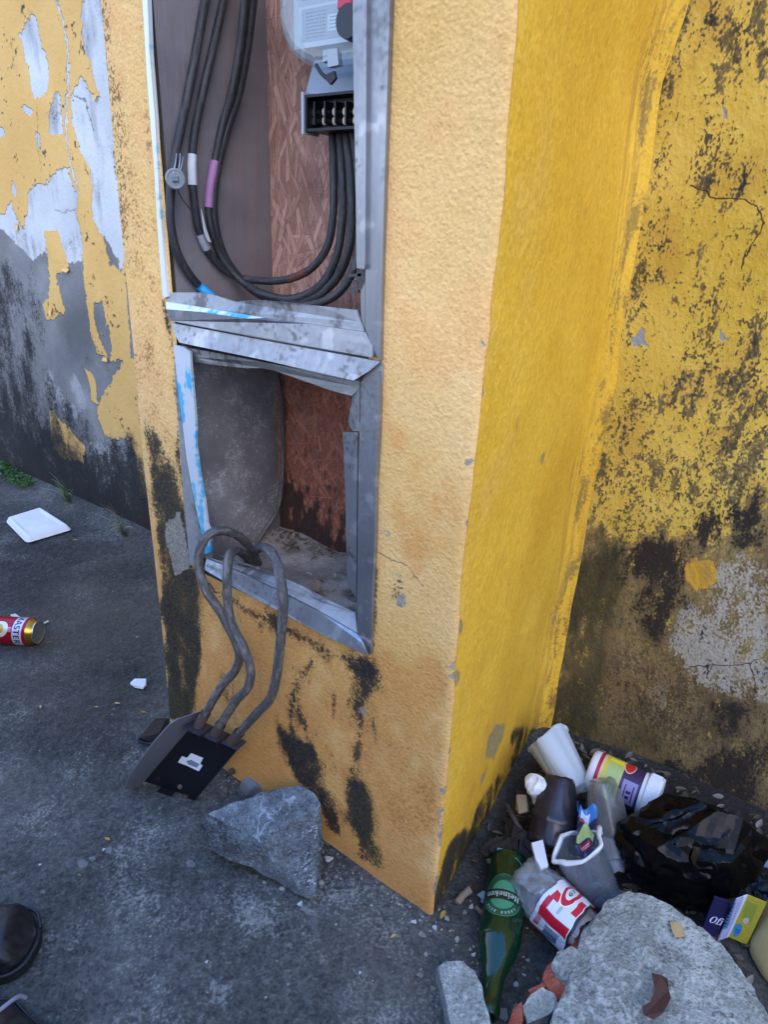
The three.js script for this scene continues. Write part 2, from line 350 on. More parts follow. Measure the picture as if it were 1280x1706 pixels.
  part(t, 'wall_face', grid(60, 50, (s, q) => { const x = lerp(U0 - 2.25, U0 + UW + 0.1, s), y = lerp(-0.1, 2.5, q); return [V3(x, y, WZ + (S(NW, x / 1.1, y / 1.1) - 0.5) * 0.008), (x - U0) / UW, (y - V0) / VH]; }), mat);
  part(t, 'wall_core', new THREE.BoxGeometry(4.2, 2.6, 0.14).translate(-1.85, 1.2, WZ - 0.085), std(0x8a8275, 0.95));
  // curling paint flakes that stand off the wall along the edges of the bare patches
  const fm = mat.clone(); fm.side = THREE.DoubleSide;
  for (const [px, py, sx, sy, bend] of [[85, 518, 0.022, 0.02, 1], [112, 449, 0.03, 0.012, 1], [30, 378, 0.014, 0.022, 1], [160, 163, 0.016, 0.012, 1], [176, 598, 0.02, 0.014, 1]]) {
    const p = onZ(px, py, WZ);
    const g = grid(6, 6, (s, q) => { const x = p.x + (s - 0.5) * sx * (1 + 0.3 * Math.sin(q * 5 + px)), y = p.y + (q - 0.5) * sy * (1 + 0.3 * Math.cos(s * 4 + py)); const lift = 0.0042 + 0.005 * Math.pow(1 - q, 2.2); return [V3(x, y, WZ + lift + (S(NW, x / 1.1, y / 1.1) - 0.5) * 0.008), (p.x + (s - 0.5) * 0.01 - U0) / UW, (onZ(px, py - 40, WZ).y + q * 0.01 - V0) / VH]; });
    part(t, 'paint_flake', g, std(0xe3b468, 0.8, 0, { side: THREE.DoubleSide }));
  }
}

// ---------------------------------------------------------------- wall right of the pillar: yellow paint, black and brown mould
const backX = (() => { const T = [[1150, 0], [1103, 141], [1076, 334], [1036, 577], [1027, 634], [980, 853], [943, 1064], [919, 1205]].map(([x, y]) => { const p = onZ(x, y, WZ); return [p.y, p.x]; }); return (y) => { for (let i = 0; i < T.length - 1; i++) if (y >= T[i + 1][0]) { if (y > T[0][0]) return T[0][1]; const t = (y - T[i + 1][0]) / (T[i][0] - T[i + 1][0]); return lerp(T[i + 1][1], T[i][1], t); } return T[T.length - 1][1]; }; })();
{
  const U0 = 0.35, UW = 0.95, V0 = -0.06, VH = 1.5, W = 1152, H = 1792;
  const mk = maskMaker(W, H, (px, py) => { const p = onZ(px, py, WZ); return [(p.x - U0) / UW, (p.y - V0) / VH]; });
  const mildew = mk((m) => {   // grey-brown mould on the paint
    m.poly(0.75, [[1190, 0], [1290, -20], [1290, 160], [1225, 130], [1200, 60]]); m.poly(0.55, [[1180, 90], [1225, 110], [1215, 200], [1205, 330], [1150, 300], [1170, 180]]); m.poly(0.6, [[1160, 180], [1195, 190], [1190, 250], [1165, 260]]);
    m.poly(0.5, [[1060, 60], [1120, 0], [1130, 60], [1100, 300], [1080, 480], [1055, 560], [1080, 330]]); m.spot(0.7, [1190, 255], 28, 22); m.poly(0.6, [[1140, 480], [1190, 480], [1200, 560], [1150, 620], [1110, 590], [1140, 540]]); m.spot(0.7, [1250, 365], 26, 14); m.poly(0.5, [[1230, 560], [1290, 520], [1290, 640], [1240, 620]]);
    m.cut(0.8, [[1090, 330], [1180, 330], [1240, 400], [1200, 480], [1130, 470], [1080, 470]]); m.poly(0.45, [[1040, 640], [1290, 600], [1290, 800], [1000, 800]]); m.poly(0.62, [[1000, 780], [1150, 760], [1290, 700], [1290, 900], [980, 900]]); m.spot(0.7, [1240, 740], 24, 20); m.poly(0.5, [[1230, 620], [1290, 600], [1290, 700], [1240, 690]]); m.spot(0.65, [1190, 600], 30, 14); m.poly(0.6, [[1090, 250], [1110, 260], [1070, 560], [1040, 700], [985, 860], [1030, 640]]);
    m.poly(0.25, [[1100, 0], [1290, 0], [1290, 700], [1040, 700]]);
  }, 14);
  const lowr = mk((m) => { m.poly(1, [[940, 880], [1000, 870], [1060, 895], [1130, 880], [1200, 900], [1220, 850], [1290, 830], [1700, 900], [1700, 1600], [700, 1600], [900, 1260]]); }, 22);
  const black = mk((m) => { m.poly(0.9, [[1040, 920], [1120, 900], [1160, 930], [1140, 960], [1130, 1030], [1095, 1080], [1060, 1050], [1050, 980]]); m.spot(0.8, [1085, 1050], 28, 28); m.poly(0.95, [[1165, 1165], [1215, 1150], [1250, 1170], [1245, 1230], [1215, 1265], [1180, 1240]]); m.poly(0.7, [[1230, 880], [1290, 870], [1290, 960], [1250, 950]]); m.poly(0.75, [[1060, 1300], [1290, 1230], [1290, 1420], [1100, 1380]]); m.poly(0.5, [[1200, 1260], [1290, 1100], [1290, 1300]]); m.spot(0.6, [1235, 1040], 9, 9); m.spot(0.8, [1024, 1042], 8, 7); m.poly(0.5, [[930, 1200], [980, 1220], [1040, 1290], [1000, 1300], [940, 1260]]); m.poly(0.5, [[1010, 890], [1070, 900], [1060, 960], [1010, 950]]); m.poly(0.6, [[1105, 880], [1240, 860], [1290, 850], [1290, 900], [1180, 915]]); }, 20);
  const pale = mk((m) => { m.poly(0.85, [[1120, 1020], [1180, 1000], [1200, 935], [1240, 915], [1290, 960], [1290, 1180], [1220, 1150], [1150, 1140], [1110, 1090]]); m.poly(0.5, [[1200, 930], [1250, 910], [1230, 980]]); m.spot(0.45, [1025, 1030], 20, 16); m.poly(0.3, [[1060, 1130], [1140, 1150], [1140, 1220], [1080, 1200]]); m.spot(0.5, [1180, 925], 22, 7); }, 12);
  const green = mk((m) => { m.poly(0.85, [[1000, 820], [1060, 880], [1050, 960], [1020, 1060], [1000, 1180], [980, 1290], [880, 1280], [930, 1140], [950, 960]]); m.poly(0.45, [[980, 1180], [1100, 1200], [1180, 1330], [1000, 1300]]); m.poly(0.4, [[1060, 840], [1290, 840], [1290, 900], [1060, 900]]); }, 20);
  const patch = mk((m) => { m.poly(1, [[1143, 945], [1160, 931], [1185, 935], [1198, 950], [1196, 970], [1180, 983], [1155, 980], [1143, 965]]); }, 1.5);
  const chip = mk((m) => { m.poly(1, [[1196, 160], [1202, 165], [1196, 185], [1187, 187]]); m.poly(1, [[1056, 545], [1070, 548], [1072, 580], [1058, 570]]); m.spot(1, [1062, 556], 9, 22); m.poly(1, [[1196, 548], [1222, 568], [1218, 572], [1198, 560]]); }, 1);
  const crack = mk((m) => { m.line(1, 2.2, [[1150, 312], [1180, 318], [1186, 328], [1240, 330], [1262, 345], [1275, 372], [1255, 405], [1240, 430], [1236, 450]]); m.line(0.7, 1.4, [[1232, 455], [1205, 500], [1180, 560]]); m.line(0.9, 2, [[1150, 1110], [1190, 1105], [1215, 1108], [1250, 1105], [1256, 1130], [1258, 1160]]); m.line(0.9, 2, [[1250, 1105], [1275, 1092]]); m.line(0.7, 1.4, [[1108, 330], [1085, 410], [1075, 520]]); m.line(0.6, 1.3, [[1150, 700], [1148, 760]]); }, 0.7);
  const mat = surface(W, H, UW, VH, (u, v, o) => {
    const a = S(NA, u / 0.8, v / 0.8), b = S(NB, u / 0.29, v / 0.29), c = S(NC, u / 0.12, v / 0.32), f = S(NF, u / 0.32, v / 0.55), g = S(NG, u / 0.33, v / 0.45);
    const tu = u / UW + (b - 0.5) * 0.03 + (f - 0.5) * 0.008, tv = v / VH + (S(NB, u / 0.29 + 0.4, v / 0.29 + 0.7) - 0.5) * 0.03;
    o[0] = 214 + (a - 0.5) * 30; o[1] = 178 + (a - 0.5) * 32; o[2] = 72 + (a - 0.5) * 40;
    mixTo(o, 178, 132, 52, sstep(0.5, 0.8, b) * 0.35);
    let h = 0.5 + (f - 0.5) * 0.35 + (g - 0.5) * 0.2;
    const mm = mildew(tu, tv), md = sstep(0.50, 0.80, mm * 0.75 + (c - 0.5) * 0.75 + (g - 0.5) * 0.8 + (f - 0.5) * 0.45 + (b - 0.5) * 0.4 + 0.10);
    mixTo(o, 110 + (a - 0.5) * 60 + (g - 0.5) * 50, 94 + (a - 0.5) * 54 + (g - 0.5) * 44, 56 + (a - 0.5) * 36 + (g - 0.5) * 30, md * 0.9);
    mixTo(o, 60, 50, 40, sstep(0.62, 0.8, g * 0.6 + f * 0.4 + (mm - 0.5) * 0.35) * 0.7);
    h -= md * 0.18;
    const lw = sstep(0.3, 0.8, lowr(tu, tv) + (c - 0.5) * 0.7 + (g - 0.5) * 0.7 + (f - 0.5) * 0.3);
    const br = [134 + (a - 0.5) * 90 + (g - 0.5) * 80 + (c - 0.5) * 60, 112 + (a - 0.5) * 76 + (g - 0.5) * 72 + (c - 0.5) * 50, 74 + (a - 0.5) * 40 + (g - 0.5) * 52 + (c - 0.5) * 30];
    mixTo(o, br[0], br[1], br[2], lw * 0.96);
    mixTo(o, 176, 140, 74, lw * sstep(0.5, 0.8, b * 0.5 + c * 0.3 + g * 0.25) * 0.6); mixTo(o, 92, 88, 46, lw * sstep(0.5, 0.75, a * 0.6 + c * 0.4) * 0.5);
    mixTo(o, 66 + (g - 0.5) * 40, 62 + (g - 0.5) * 36, 36 + (g - 0.5) * 20, sstep(0.3, 0.85, green(tu, tv) + (b - 0.5) * 0.7 + (g - 0.5) * 0.6 + (c - 0.5) * 0.5) * 0.85);
    mixTo(o, 186, 182, 172, sstep(0.42, 1.0, pale(tu, tv) + (b - 0.5) * 0.8 + (g - 0.5) * 0.8 + (c - 0.5) * 0.7) * 0.8);
    mixTo(o, 32, 26, 22, sstep(0.3, 0.95, black(tu, tv) + (b - 0.5) * 0.9 + (g - 0.5) * 0.8 + (c - 0.5) * 0.8) * 0.88);
    const pt = sstep(0.4, 0.6, patch(u / UW + (b - 0.5) * 0.016 + (g - 0.5) * 0.006, v / VH + (f - 0.5) * 0.008)) * (1 - sstep(0.62, 0.8, b) * 0.3); mixTo(o, 208, 158, 52, pt); h += pt * 0.12;
    const ch = sstep(0.4, 0.6, chip(tu, tv)); mixTo(o, 150, 152, 156, ch); h -= ch * 0.2;
    mixTo(o, 196, 196, 194, lw * sstep(0.86, 0.97, g * 0.7 + f * 0.3) * 0.6);
    const cr = sstep(0.35, 0.7, crack(u / UW + (f - 0.5) * 0.006, v / VH + (b - 0.5) * 0.006)); mixTo(o, 58, 46, 34, cr * 0.85); h -= cr * 0.3;
    o[3] = h; o[4] = 0.9;
  }, { bump: 0.0035 });
  const t = thing('wall', 'mouldy yellow wall with brown foot and grey patches, right of the pillar', 'wall', null, V3(1.2, 0, WZ));
  part(t, 'wall_face', grid(60, 50, (s, q) => { const x = lerp(0.3, 3.2, s * s * 0.7 + s * 0.3), y = lerp(-0.1, 2.5, q); return [V3(x, y, WZ + (S(NW, x / 1.1, y / 1.1) - 0.5) * 0.01), (x - U0) / UW, (y - V0) / VH]; }), mat);
  part(t, 'wall_core', new THREE.BoxGeometry(2.9, 2.6, 0.14).translate(1.75, 1.2, WZ - 0.085), std(0x8a8275, 0.95));
}

// ---------------------------------------------------------------- the pillar
const OX0 = 0.118, OX1 = 0.468, OY0 = 0.415, OY1 = 1.5, BZ = 0.25;       // opening and depth of the recess
const leftX = (() => { const T = [[160, 0], [195, 380], [215, 575], [233, 770], [250, 915], [266, 1060], [278, 1195]].map(([x, y]) => { const p = onZ(x, y, PZ); return [p.y, p.x]; }); return (y) => { if (y >= T[0][0]) return T[0][1]; for (let i = 0; i < T.length - 1; i++) if (y >= T[i + 1][0]) return lerp(T[i + 1][1], T[i][1], (y - T[i + 1][0]) / (T[i][0] - T[i + 1][0])); return T[T.length - 1][1]; }; })();
const rightX = (() => { const T = [[860, 0], [846, 200], [836, 330], [817, 500], [801, 650], [785, 800], [769, 940], [757, 1110], [745, 1280], [731, 1420], [718, 1540]].map(([x, y]) => { const p = onZ(x, y, PZ); return [p.y, p.x]; }); return (y) => { if (y >= T[0][0]) return T[0][1]; for (let i = 0; i < T.length - 1; i++) if (y >= T[i + 1][0]) return lerp(T[i + 1][1], T[i][1], (y - T[i + 1][0]) / (T[i][0] - T[i + 1][0])); return T[T.length - 1][1]; }; })();
const pillar = thing('pillar', 'ochre plastered pillar with an open aluminium framed meter cabinet in its front', 'pillar', null, V3(0.3, 0, 0.2));
{
  // front
  const U0 = -0.06, UW = 0.72, V0 = -0.1, VH = 1.5, W = 1024, H = 2048;
  const mk = maskMaker(W, H, (px, py) => { const p = onZ(px, py, PZ); return [(p.x - U0) / UW, (p.y - V0) / VH]; });
  const drawBlack = (m) => {
    m.poly(0.95, [[268, 990], [292, 965], [322, 950], [330, 985], [334, 1080], [324, 1160], [318, 1200], [278, 1200], [270, 1100]]);
    m.cut(0.8, [[296, 1060], [306, 1060], [310, 1150], [304, 1170]]);
    m.poly(0.75, [[268, 820], [300, 840], [312, 900], [325, 960], [300, 1010], [285, 960], [280, 900]]);
    m.poly(0.5, [[238, 690], [262, 720], [296, 800], [306, 860], [275, 850], [245, 780]]);
    m.line(0.92, 12.6, [[322, 952], [360, 985], [440, 1030], [540, 1080], [610, 1118]]); m.poly(0.6, [[440, 1010], [475, 1040], [462, 1060]]);
    m.poly(0.95, [[572, 1090], [612, 1092], [634, 1122], [622, 1135], [590, 1122]]); m.poly(0.5, [[590, 1120], [640, 1130], [610, 1170], [596, 1200]]);
    m.line(0.98, 10.8, [[524, 1068], [517, 1105], [500, 1122], [488, 1150], [484, 1200], [490, 1240]]); m.line(0.80, 5.4, [[510, 1112], [494, 1118], [484, 1104]]); m.line(0.69, 5.4, [[496, 1140], [510, 1148], [524, 1160]]); m.line(0.57, 18.0, [[488, 1160], [500, 1190], [512, 1210]]);
    m.poly(0.9, [[474, 1225], [500, 1235], [524, 1240], [536, 1290], [545, 1330], [530, 1345], [505, 1310], [482, 1280]]); m.line(0.80, 16.2, [[470, 1220], [485, 1250], [505, 1300], [535, 1340]]); m.poly(0.6, [[530, 1300], [560, 1330], [570, 1400], [545, 1380]]);
    m.line(0.86, 12.6, [[600, 1205], [597, 1240], [590, 1290], [586, 1330]]); m.poly(0.95, [[582, 1300], [606, 1300], [618, 1340], [622, 1390], [606, 1410], [584, 1370], [576, 1320]]); m.poly(0.5, [[600, 1380], [640, 1420], [640, 1450], [600, 1430]]);
    m.line(0.69, 10.8, [[560, 1160], [562, 1200], [558, 1240], [556, 1290]]); m.line(0.46, 16.2, [[556, 1120], [560, 1160]]);
    m.line(0.86, 7.2, [[664, 958], [668, 1000]]); m.spot(0.65, [708, 990], 8, 12); m.spot(0.4, [690, 965], 10, 5); m.spot(0.7, [660, 985], 4, 14);
    m.line(0.86, 7.2, [[628, 950], [622, 1090]]); m.line(0.57, 5.4, [[632, 640], [629, 900]]);
    m.poly(0.5, [[370, 1120], [392, 1130], [392, 1170], [372, 1160]]); m.line(0.52, 14.4, [[380, 1160], [396, 1200]]); m.line(0.63, 5.4, [[466, 1150], [464, 1290]]);
    for (const [x, y, l, k] of [[470, 1040, 60, 0.6], [540, 1085, 50, 0.55], [402, 1010, 40, 0.6], [585, 1108, 75, 0.6], [608, 1125, 85, 0.65], [642, 1130, 40, 0.45], [440, 1032, 26, 0.6], [350, 985, 40, 0.6], [572, 1200, 70, 0.45], [536, 1180, 60, 0.4], [515, 1180, 50, 0.5], [545, 1240, 60, 0.5], [630, 1180, 60, 0.3]]) m.line(Math.min(1, k + 0.3), 6, [[x, y], [x - 3, y + l * 0.5], [x - 2, y + l]]);
    m.poly(0.6, [[256, 780], [290, 800], [318, 940], [326, 1000], [300, 1040], [276, 1000], [262, 900]]);
    m.spot(0.6, [636, 598], 5, 7); m.line(0.86, 7.2, [[275, 500], [286, 560], [300, 760], [318, 930]]);
  };
  const black = mk(drawBlack, 4), black2 = mk(drawBlack, 11), halo = mk(drawBlack, 18);
  const speck = mk((m) => {
    m.poly(0.85, [[150, -20], [178, -20], [205, 200], [216, 430], [206, 470], [186, 330], [170, 120]]); m.poly(0.55, [[170, 60], [225, 200], [255, 420], [262, 600], [240, 600], [205, 420]]);
    m.poly(0.5, [[210, 540], [270, 600], [300, 820], [300, 900], [250, 900], [228, 760]]); m.poly(0.12, [[620, 600], [850, 300], [840, 0], [660, 0]]); m.poly(0.45, [[320, 960], [620, 1120], [620, 1400], [330, 1200]]); m.poly(0.42, [[620, 1100], [750, 1100], [720, 1540], [540, 1400]]); m.line(0.9, 14, [[262, 470], [236, 0]]); m.line(0.6, 8, [[232, 0], [250, 330], [270, 500], [290, 760], [312, 930]]);
    m.poly(0.5, [[640, 1230], [720, 1250], [725, 1400], [650, 1400]]);
  }, 9);
  const grey = mk((m) => {
    for (const [x, y, a, b] of [[834, 322, 5, 22], [800, 655, 4, 12], [776, 770, 7, 6], [808, 570, 3, 8], [764, 1045, 6, 10], [758, 1132, 6, 10], [757, 1115, 5, 10], [744, 1254, 5, 9], [767, 1000, 3, 30], [738, 1320, 4, 12], [731, 1400, 4, 22], [724, 1480, 4, 24], [783, 880, 3, 20]]) m.spot(1, [x, y], a * 0.8, b * 0.8);
    m.spot(0.9, [668, 1000], 6, 10); m.spot(0.9, [610, 1188], 6, 7); m.poly(0.8, [[276, 870], [300, 850], [308, 900], [318, 950], [292, 960], [280, 910]]); m.spot(0.5, [655, 960], 10, 5); m.line(0.5, 3, [[612, 1120], [632, 1130]]); m.spot(0.5, [645, 890], 9, 8);
    m.line(0.9, 4, [[765, 1000], [757, 1130]]); m.line(0.8, 5, [[736, 1350], [722, 1530]]);
  }, 1.5);
  const clean = mk((m) => { m.poly(1, [[232, 880], [258, 920], [272, 1010], [274, 1080], [258, 1020]]); m.poly(0.6, [[330, 1060], [380, 1040], [450, 1060], [440, 1180], [350, 1150]]); m.poly(0.5, [[500, 1140], [560, 1120], [590, 1180], [560, 1280], [520, 1240]]); }, 6);
  const toned = mk((m) => { m.poly(0.8, [[200, 800], [330, 940], [620, 1090], [700, 1060], [760, 1150], [720, 1540], [270, 1200]]); m.poly(0.5, [[640, 700], [720, 640], [780, 800], [750, 1000], [660, 1000]]); m.poly(0.9, [[560, 1400], [720, 1450], [720, 1540], [540, 1400]]); m.poly(0.9, [[330, 1180], [480, 1280], [560, 1400], [400, 1300]]); }, 26);  // areas of darker, more orange paint, mostly towards the foot
  const crack = mk((m) => { m.line(0.9, 1.8, [[630, 920], [655, 940], [680, 945], [705, 975]]); m.line(0.7, 1.4, [[462, 1150], [464, 1290]]); m.line(0.7, 1.5, [[645, 1390], [700, 1425], [725, 1445]]); m.line(0.6, 1.5, [[690, 1440], [722, 1470]]); m.line(0.6, 1.5, [[628, 1420], [680, 1480], [715, 1510]]); }, 0.8);
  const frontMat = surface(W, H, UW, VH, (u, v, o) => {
    const a = S(NA, u / 0.7, v / 0.7), b = S(NB, u / 0.22, v / 0.22), f = S(NF, u / 0.17, v / 0.17), g = S(NG, u / 0.3, v / 0.3), c = S(NC, u / 0.14, v / 0.3);
    const tu = u / UW + (b - 0.5) * 0.02 + (f - 0.5) * 0.008, tv = v / VH + (S(NB, u / 0.22 + 0.6, v / 0.22 + 0.1) - 0.5) * 0.007;
    o[0] = 234 + (a - 0.5) * 16; o[1] = 187 + (a - 0.5) * 20; o[2] = 116 + (a - 0.5) * 30;
    mixTo(o, 226, 160, 90, sstep(0.5, 0.8, b * 0.5 + a * 0.5) * 0.35);
    mixTo(o, 232, 186, 118, sstep(0.62, 0.9, f) * 0.35);
    let h = 0.5 + (f - 0.5) * 0.5 + (g - 0.5) * 0.5 + (b - 0.5) * 0.4;
    const sp = speck(u / UW, v / VH), s = sstep(0.60, 0.82, sp * 0.32 + (1 - f) * 0.45 + (g - 0.5) * 0.5 + (b - 0.5) * 0.35 + 0.10);
    mixTo(o, 98, 70, 40, s * (0.05 + sp * 0.75));
    mixTo(o, 212, 142, 68, sstep(0.35, 0.8, toned(tu, tv) + (b - 0.5) * 0.6 + (g - 0.5) * 0.4 + (c - 0.5) * 0.3) * 0.6);
    const cl = clean(tu, tv), km = black(tu, tv) * 0.5 + black2(tu, tv) * 0.62, bk = sstep(0.22, 1.0, km * 1.1 - cl * 0.6 + ((b - 0.5) * 1.05 + (g - 0.5) * 0.95 + (f - 0.5) * 0.8 + (c - 0.5) * 0.6) * clamp(km * 3 + 0.1));
    const b0 = halo(u / UW + (b - 0.5) * 0.03, tv), hl = sstep(0.2, 0.9, b0 * 1.5 - cl * 0.5 + ((b - 0.5) * 0.6 + (g - 0.5) * 0.8 + (c - 0.5) * 0.6) * clamp(b0 * 3 + 0.1));
    mixTo(o, 112 + (a - 0.5) * 30, 80 + (a - 0.5) * 26, 38, hl * 0.68);
    mixTo(o, 50 + (g - 0.5) * 60 + (a - 0.5) * 30, 45 + (g - 0.5) * 52 + (a - 0.5) * 24, 33 + (g - 0.5) * 38, bk * 0.92);
    { const gr = 1 + (g - 0.5) * 0.10 + (f - 0.5) * 0.06; o[0] *= gr; o[1] *= gr; o[2] *= gr; }
    const gy = sstep(0.4, 0.62, grey(tu, tv) + (g - 0.5) * 0.4); mixTo(o, 150 + (g - 0.5) * 60, 143 + (g - 0.5) * 60, 130 + (g - 0.5) * 60, gy * 0.9); h -= gy * 0.3;
    const cr = sstep(0.3, 0.7, crack(tu, tv)); mixTo(o, 70, 50, 30, cr * 0.8); h -= cr * 0.4;
    o[3] = h; o[4] = 0.9;
  }, { bump: 0.0012 });
  // rows and columns of the front sheet, with the opening left out
  const xs = (y) => { const l = leftX(y), r = rightX(y), c = []; c.push([l + 0.000, -0.09], [l, -0.02], [l + 0.002, -0.006], [l + 0.008, -0.0012]); for (let i = 1; i <= 5; i++) c.push([lerp(l + 0.008, OX0, i / 5), 0]); for (let i = 1; i <= 16; i++) c.push([lerp(OX0, OX1, i / 16), 0]); for (let i = 1; i <= 8; i++) c.push([lerp(OX1, r - 0.011, i / 8), 0]); c.push([r - 0.005, -0.001], [r - 0.0018, -0.0032], [r - 0.0006, -0.0062]); return c; };
  const ys = []; for (let i = 0; i <= 26; i++) ys.push(lerp(-0.1, OY0, i / 26)); for (let i = 1; i <= 44; i++) ys.push(lerp(OY0, OY1, i / 44)); for (let i = 1; i <= 8; i++) ys.push(lerp(OY1, 2.3, i / 8));
  const nc = xs(0.5).length - 1, c0 = 8, c1 = 24;
  const bumpX = (y) => (S(NC, 0.3, y / 0.6) - 0.5) * 0.005 + (S(NF, 0.7, y / 0.9) - 0.5) * 0.0035;
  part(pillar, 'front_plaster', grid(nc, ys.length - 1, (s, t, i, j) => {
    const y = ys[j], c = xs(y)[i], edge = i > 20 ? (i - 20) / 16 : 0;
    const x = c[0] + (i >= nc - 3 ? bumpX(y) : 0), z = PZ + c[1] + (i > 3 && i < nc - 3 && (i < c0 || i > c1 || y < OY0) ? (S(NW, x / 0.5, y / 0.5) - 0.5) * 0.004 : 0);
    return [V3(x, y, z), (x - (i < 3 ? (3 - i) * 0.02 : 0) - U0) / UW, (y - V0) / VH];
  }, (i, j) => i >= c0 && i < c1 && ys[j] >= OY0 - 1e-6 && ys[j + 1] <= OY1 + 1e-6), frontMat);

  // right side
  const sU = 0.66, sV0 = -0.1, sVH = 1.5, SW = 896, SH = 1792;
  const xAt = (y, z) => lerp(backX(y) - 0.030, rightX(y), clamp((z - WZ) / (PZ - WZ)));
  const sidePt = (px, py) => { let p = onX(px, py, 0.61); for (let i = 0; i < 4; i++) p = onX(px, py, xAt(p.y, p.z)); return p; };
  const mk2 = maskMaker(SW, SH, (px, py) => { const p = sidePt(px, py); return [(PZ - p.z) / sU, (p.y - sV0) / sVH]; });
  const sblack = mk2((m) => {
    m.poly(0.95, [[716, 1560], [728, 1470], [735, 1440], [752, 1400], [776, 1380], [792, 1392], [812, 1395], [835, 1350], [862, 1290], [900, 1225], [960, 1190], [960, 1320], [800, 1600]]);
    m.poly(0.75, [[806, 1325], [830, 1290], [842, 1295], [818, 1340], [806, 1400], [780, 1410], [792, 1360]]); m.line(0.7, 7, [[800, 1330], [792, 1370], [780, 1400]]); m.poly(0.6, [[845, 1215], [880, 1210], [905, 1215], [880, 1270], [845, 1285], [860, 1240]]);
    m.line(0.6, 6, [[772, 1240], [765, 1290], [757, 1360]]); m.line(0.5, 6, [[752, 1390], [740, 1450]]);
  }, 9);
  const sgrey = mk2((m) => { m.poly(0.9, [[813, 1228], [825, 1208], [842, 1203], [838, 1230], [823, 1269], [812, 1262]]); m.poly(0.7, [[820, 1265], [805, 1290], [798, 1320], [808, 1300]]); m.spot(0.8, [905, 762], 4, 9); m.poly(0.35, [[940, 880], [965, 850], [985, 840], [970, 920], [950, 960], [930, 940]]); m.line(0.6, 5, [[1100, 0], [1072, 330], [1034, 580], [1022, 660], [986, 820]]); m.poly(0.3, [[920, 1020], [950, 980], [930, 1100], [905, 1130]]);
    for (const [x, y, a, b] of [[836, 322, 4, 22], [803, 655, 4, 12], [766, 1045, 5, 12], [760, 1130, 5, 12]]) m.spot(1, [x, y], a, b); }, 4);
  const orange = mk2((m) => { m.poly(0.95, [[1085, -20], [1150, -20], [1110, 160], [1090, 330], [1046, 560], [1030, 680], [988, 860], [960, 890], [945, 930], [925, 1000], [900, 1100], [885, 1170], [900, 1240], [960, 1240], [1180, 0]]); m.poly(0.6, [[770, 1180], [850, 1150], [920, 1200], [860, 1290], [780, 1390], [745, 1400]]); }, 24);
  const paleSheen = mk2((m) => { m.poly(0.9, [[800, -60], [960, -60], [930, 300], [890, 560], [850, 800], [800, 1000], [765, 1300], [730, 1560], [600, 1560], [600, 0]]); }, 46);  // sky sheen near the front edge, painted as paler colour broken by grain
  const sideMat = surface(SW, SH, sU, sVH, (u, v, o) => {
    const a = S(NA, u / 0.7 + 0.3, v / 0.9), b = S(NB, u / 0.24, v / 0.3 + 0.2), f = S(NF, u / 0.33, v / 0.4), g = S(NG, u / 0.4, v / 0.4), c = S(NC, u / 0.16, v / 0.6);
    const tu = u / sU + (b - 0.5) * 0.014 + (g - 0.5) * 0.006, tv = v / sVH + (c - 0.5) * 0.008;
    o[0] = 232 + (a - 0.5) * 18; o[1] = 181 + (a - 0.5) * 22; o[2] = 50 + (a - 0.5) * 20;
    mixTo(o, 232, 184, 96, sstep(0.62, 0.86, paleSheen(tu, tv) * 0.3 + b * 0.35 + g * 0.35 + f * 0.15) * 0.5);
    mixTo(o, 206, 146, 60, sstep(0.5, 0.9, orange(tu, tv) * 0.7 + (b - 0.5) * 1.0 + (c - 0.5) * 0.8 + (g - 0.5) * 0.8) * 0.5);
    { const gr = 1 + (g - 0.5) * 0.12 + (f - 0.5) * 0.06; o[0] *= gr; o[1] *= gr; o[2] *= gr; }
    mixTo(o, 150, 110, 46, sstep(0.80, 0.98, g * 0.6 + b * 0.25 + (1 - f) * 0.3) * 0.35);
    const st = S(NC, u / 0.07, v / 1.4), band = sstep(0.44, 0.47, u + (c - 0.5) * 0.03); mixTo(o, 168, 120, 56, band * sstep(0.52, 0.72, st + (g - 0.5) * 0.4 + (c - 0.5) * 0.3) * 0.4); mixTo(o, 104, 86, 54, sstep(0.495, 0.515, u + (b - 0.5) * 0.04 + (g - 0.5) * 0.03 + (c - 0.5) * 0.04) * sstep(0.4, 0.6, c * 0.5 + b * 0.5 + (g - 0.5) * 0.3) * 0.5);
    let h = 0.5 + (f - 0.5) * 0.5 + (c - 0.5) * 0.2 + (g - 0.5) * 0.15 + (st - 0.5) * band * 0.5;
    const gy = sstep(0.4, 0.66, sgrey(tu, tv) + (g - 0.5) * 0.4 + (b - 0.5) * 0.3); mixTo(o, 140 + (g - 0.5) * 50, 130 + (g - 0.5) * 46, 104 + (g - 0.5) * 40, gy * 0.75); h -= gy * 0.15;
    const km = sblack(tu, tv), bk = sstep(0.2, 1.0, km * 1.1 + ((b - 0.5) * 0.8 + (c - 0.5) * 0.8 + (g - 0.5) * 0.7) * clamp(km * 3 + 0.1));
    mixTo(o, 48 + (g - 0.5) * 34, 42 + (g - 0.5) * 30, 33 + (g - 0.5) * 24, bk * 0.94);
    o[3] = h; o[4] = 0.78;
  }, { bump: 0.0017 });
  const prof = []; for (let i = 0; i <= 16; i++) prof.push([lerp(PZ - 0.0064, WZ + 0.055, i / 16), 0]); for (const [z, k] of [[0.042, 0.0015], [0.03, 0.005], [0.02, 0.010], [0.012, 0.017], [0.006, 0.026], [0.003, 0.04]]) prof.push([WZ + z, k]);
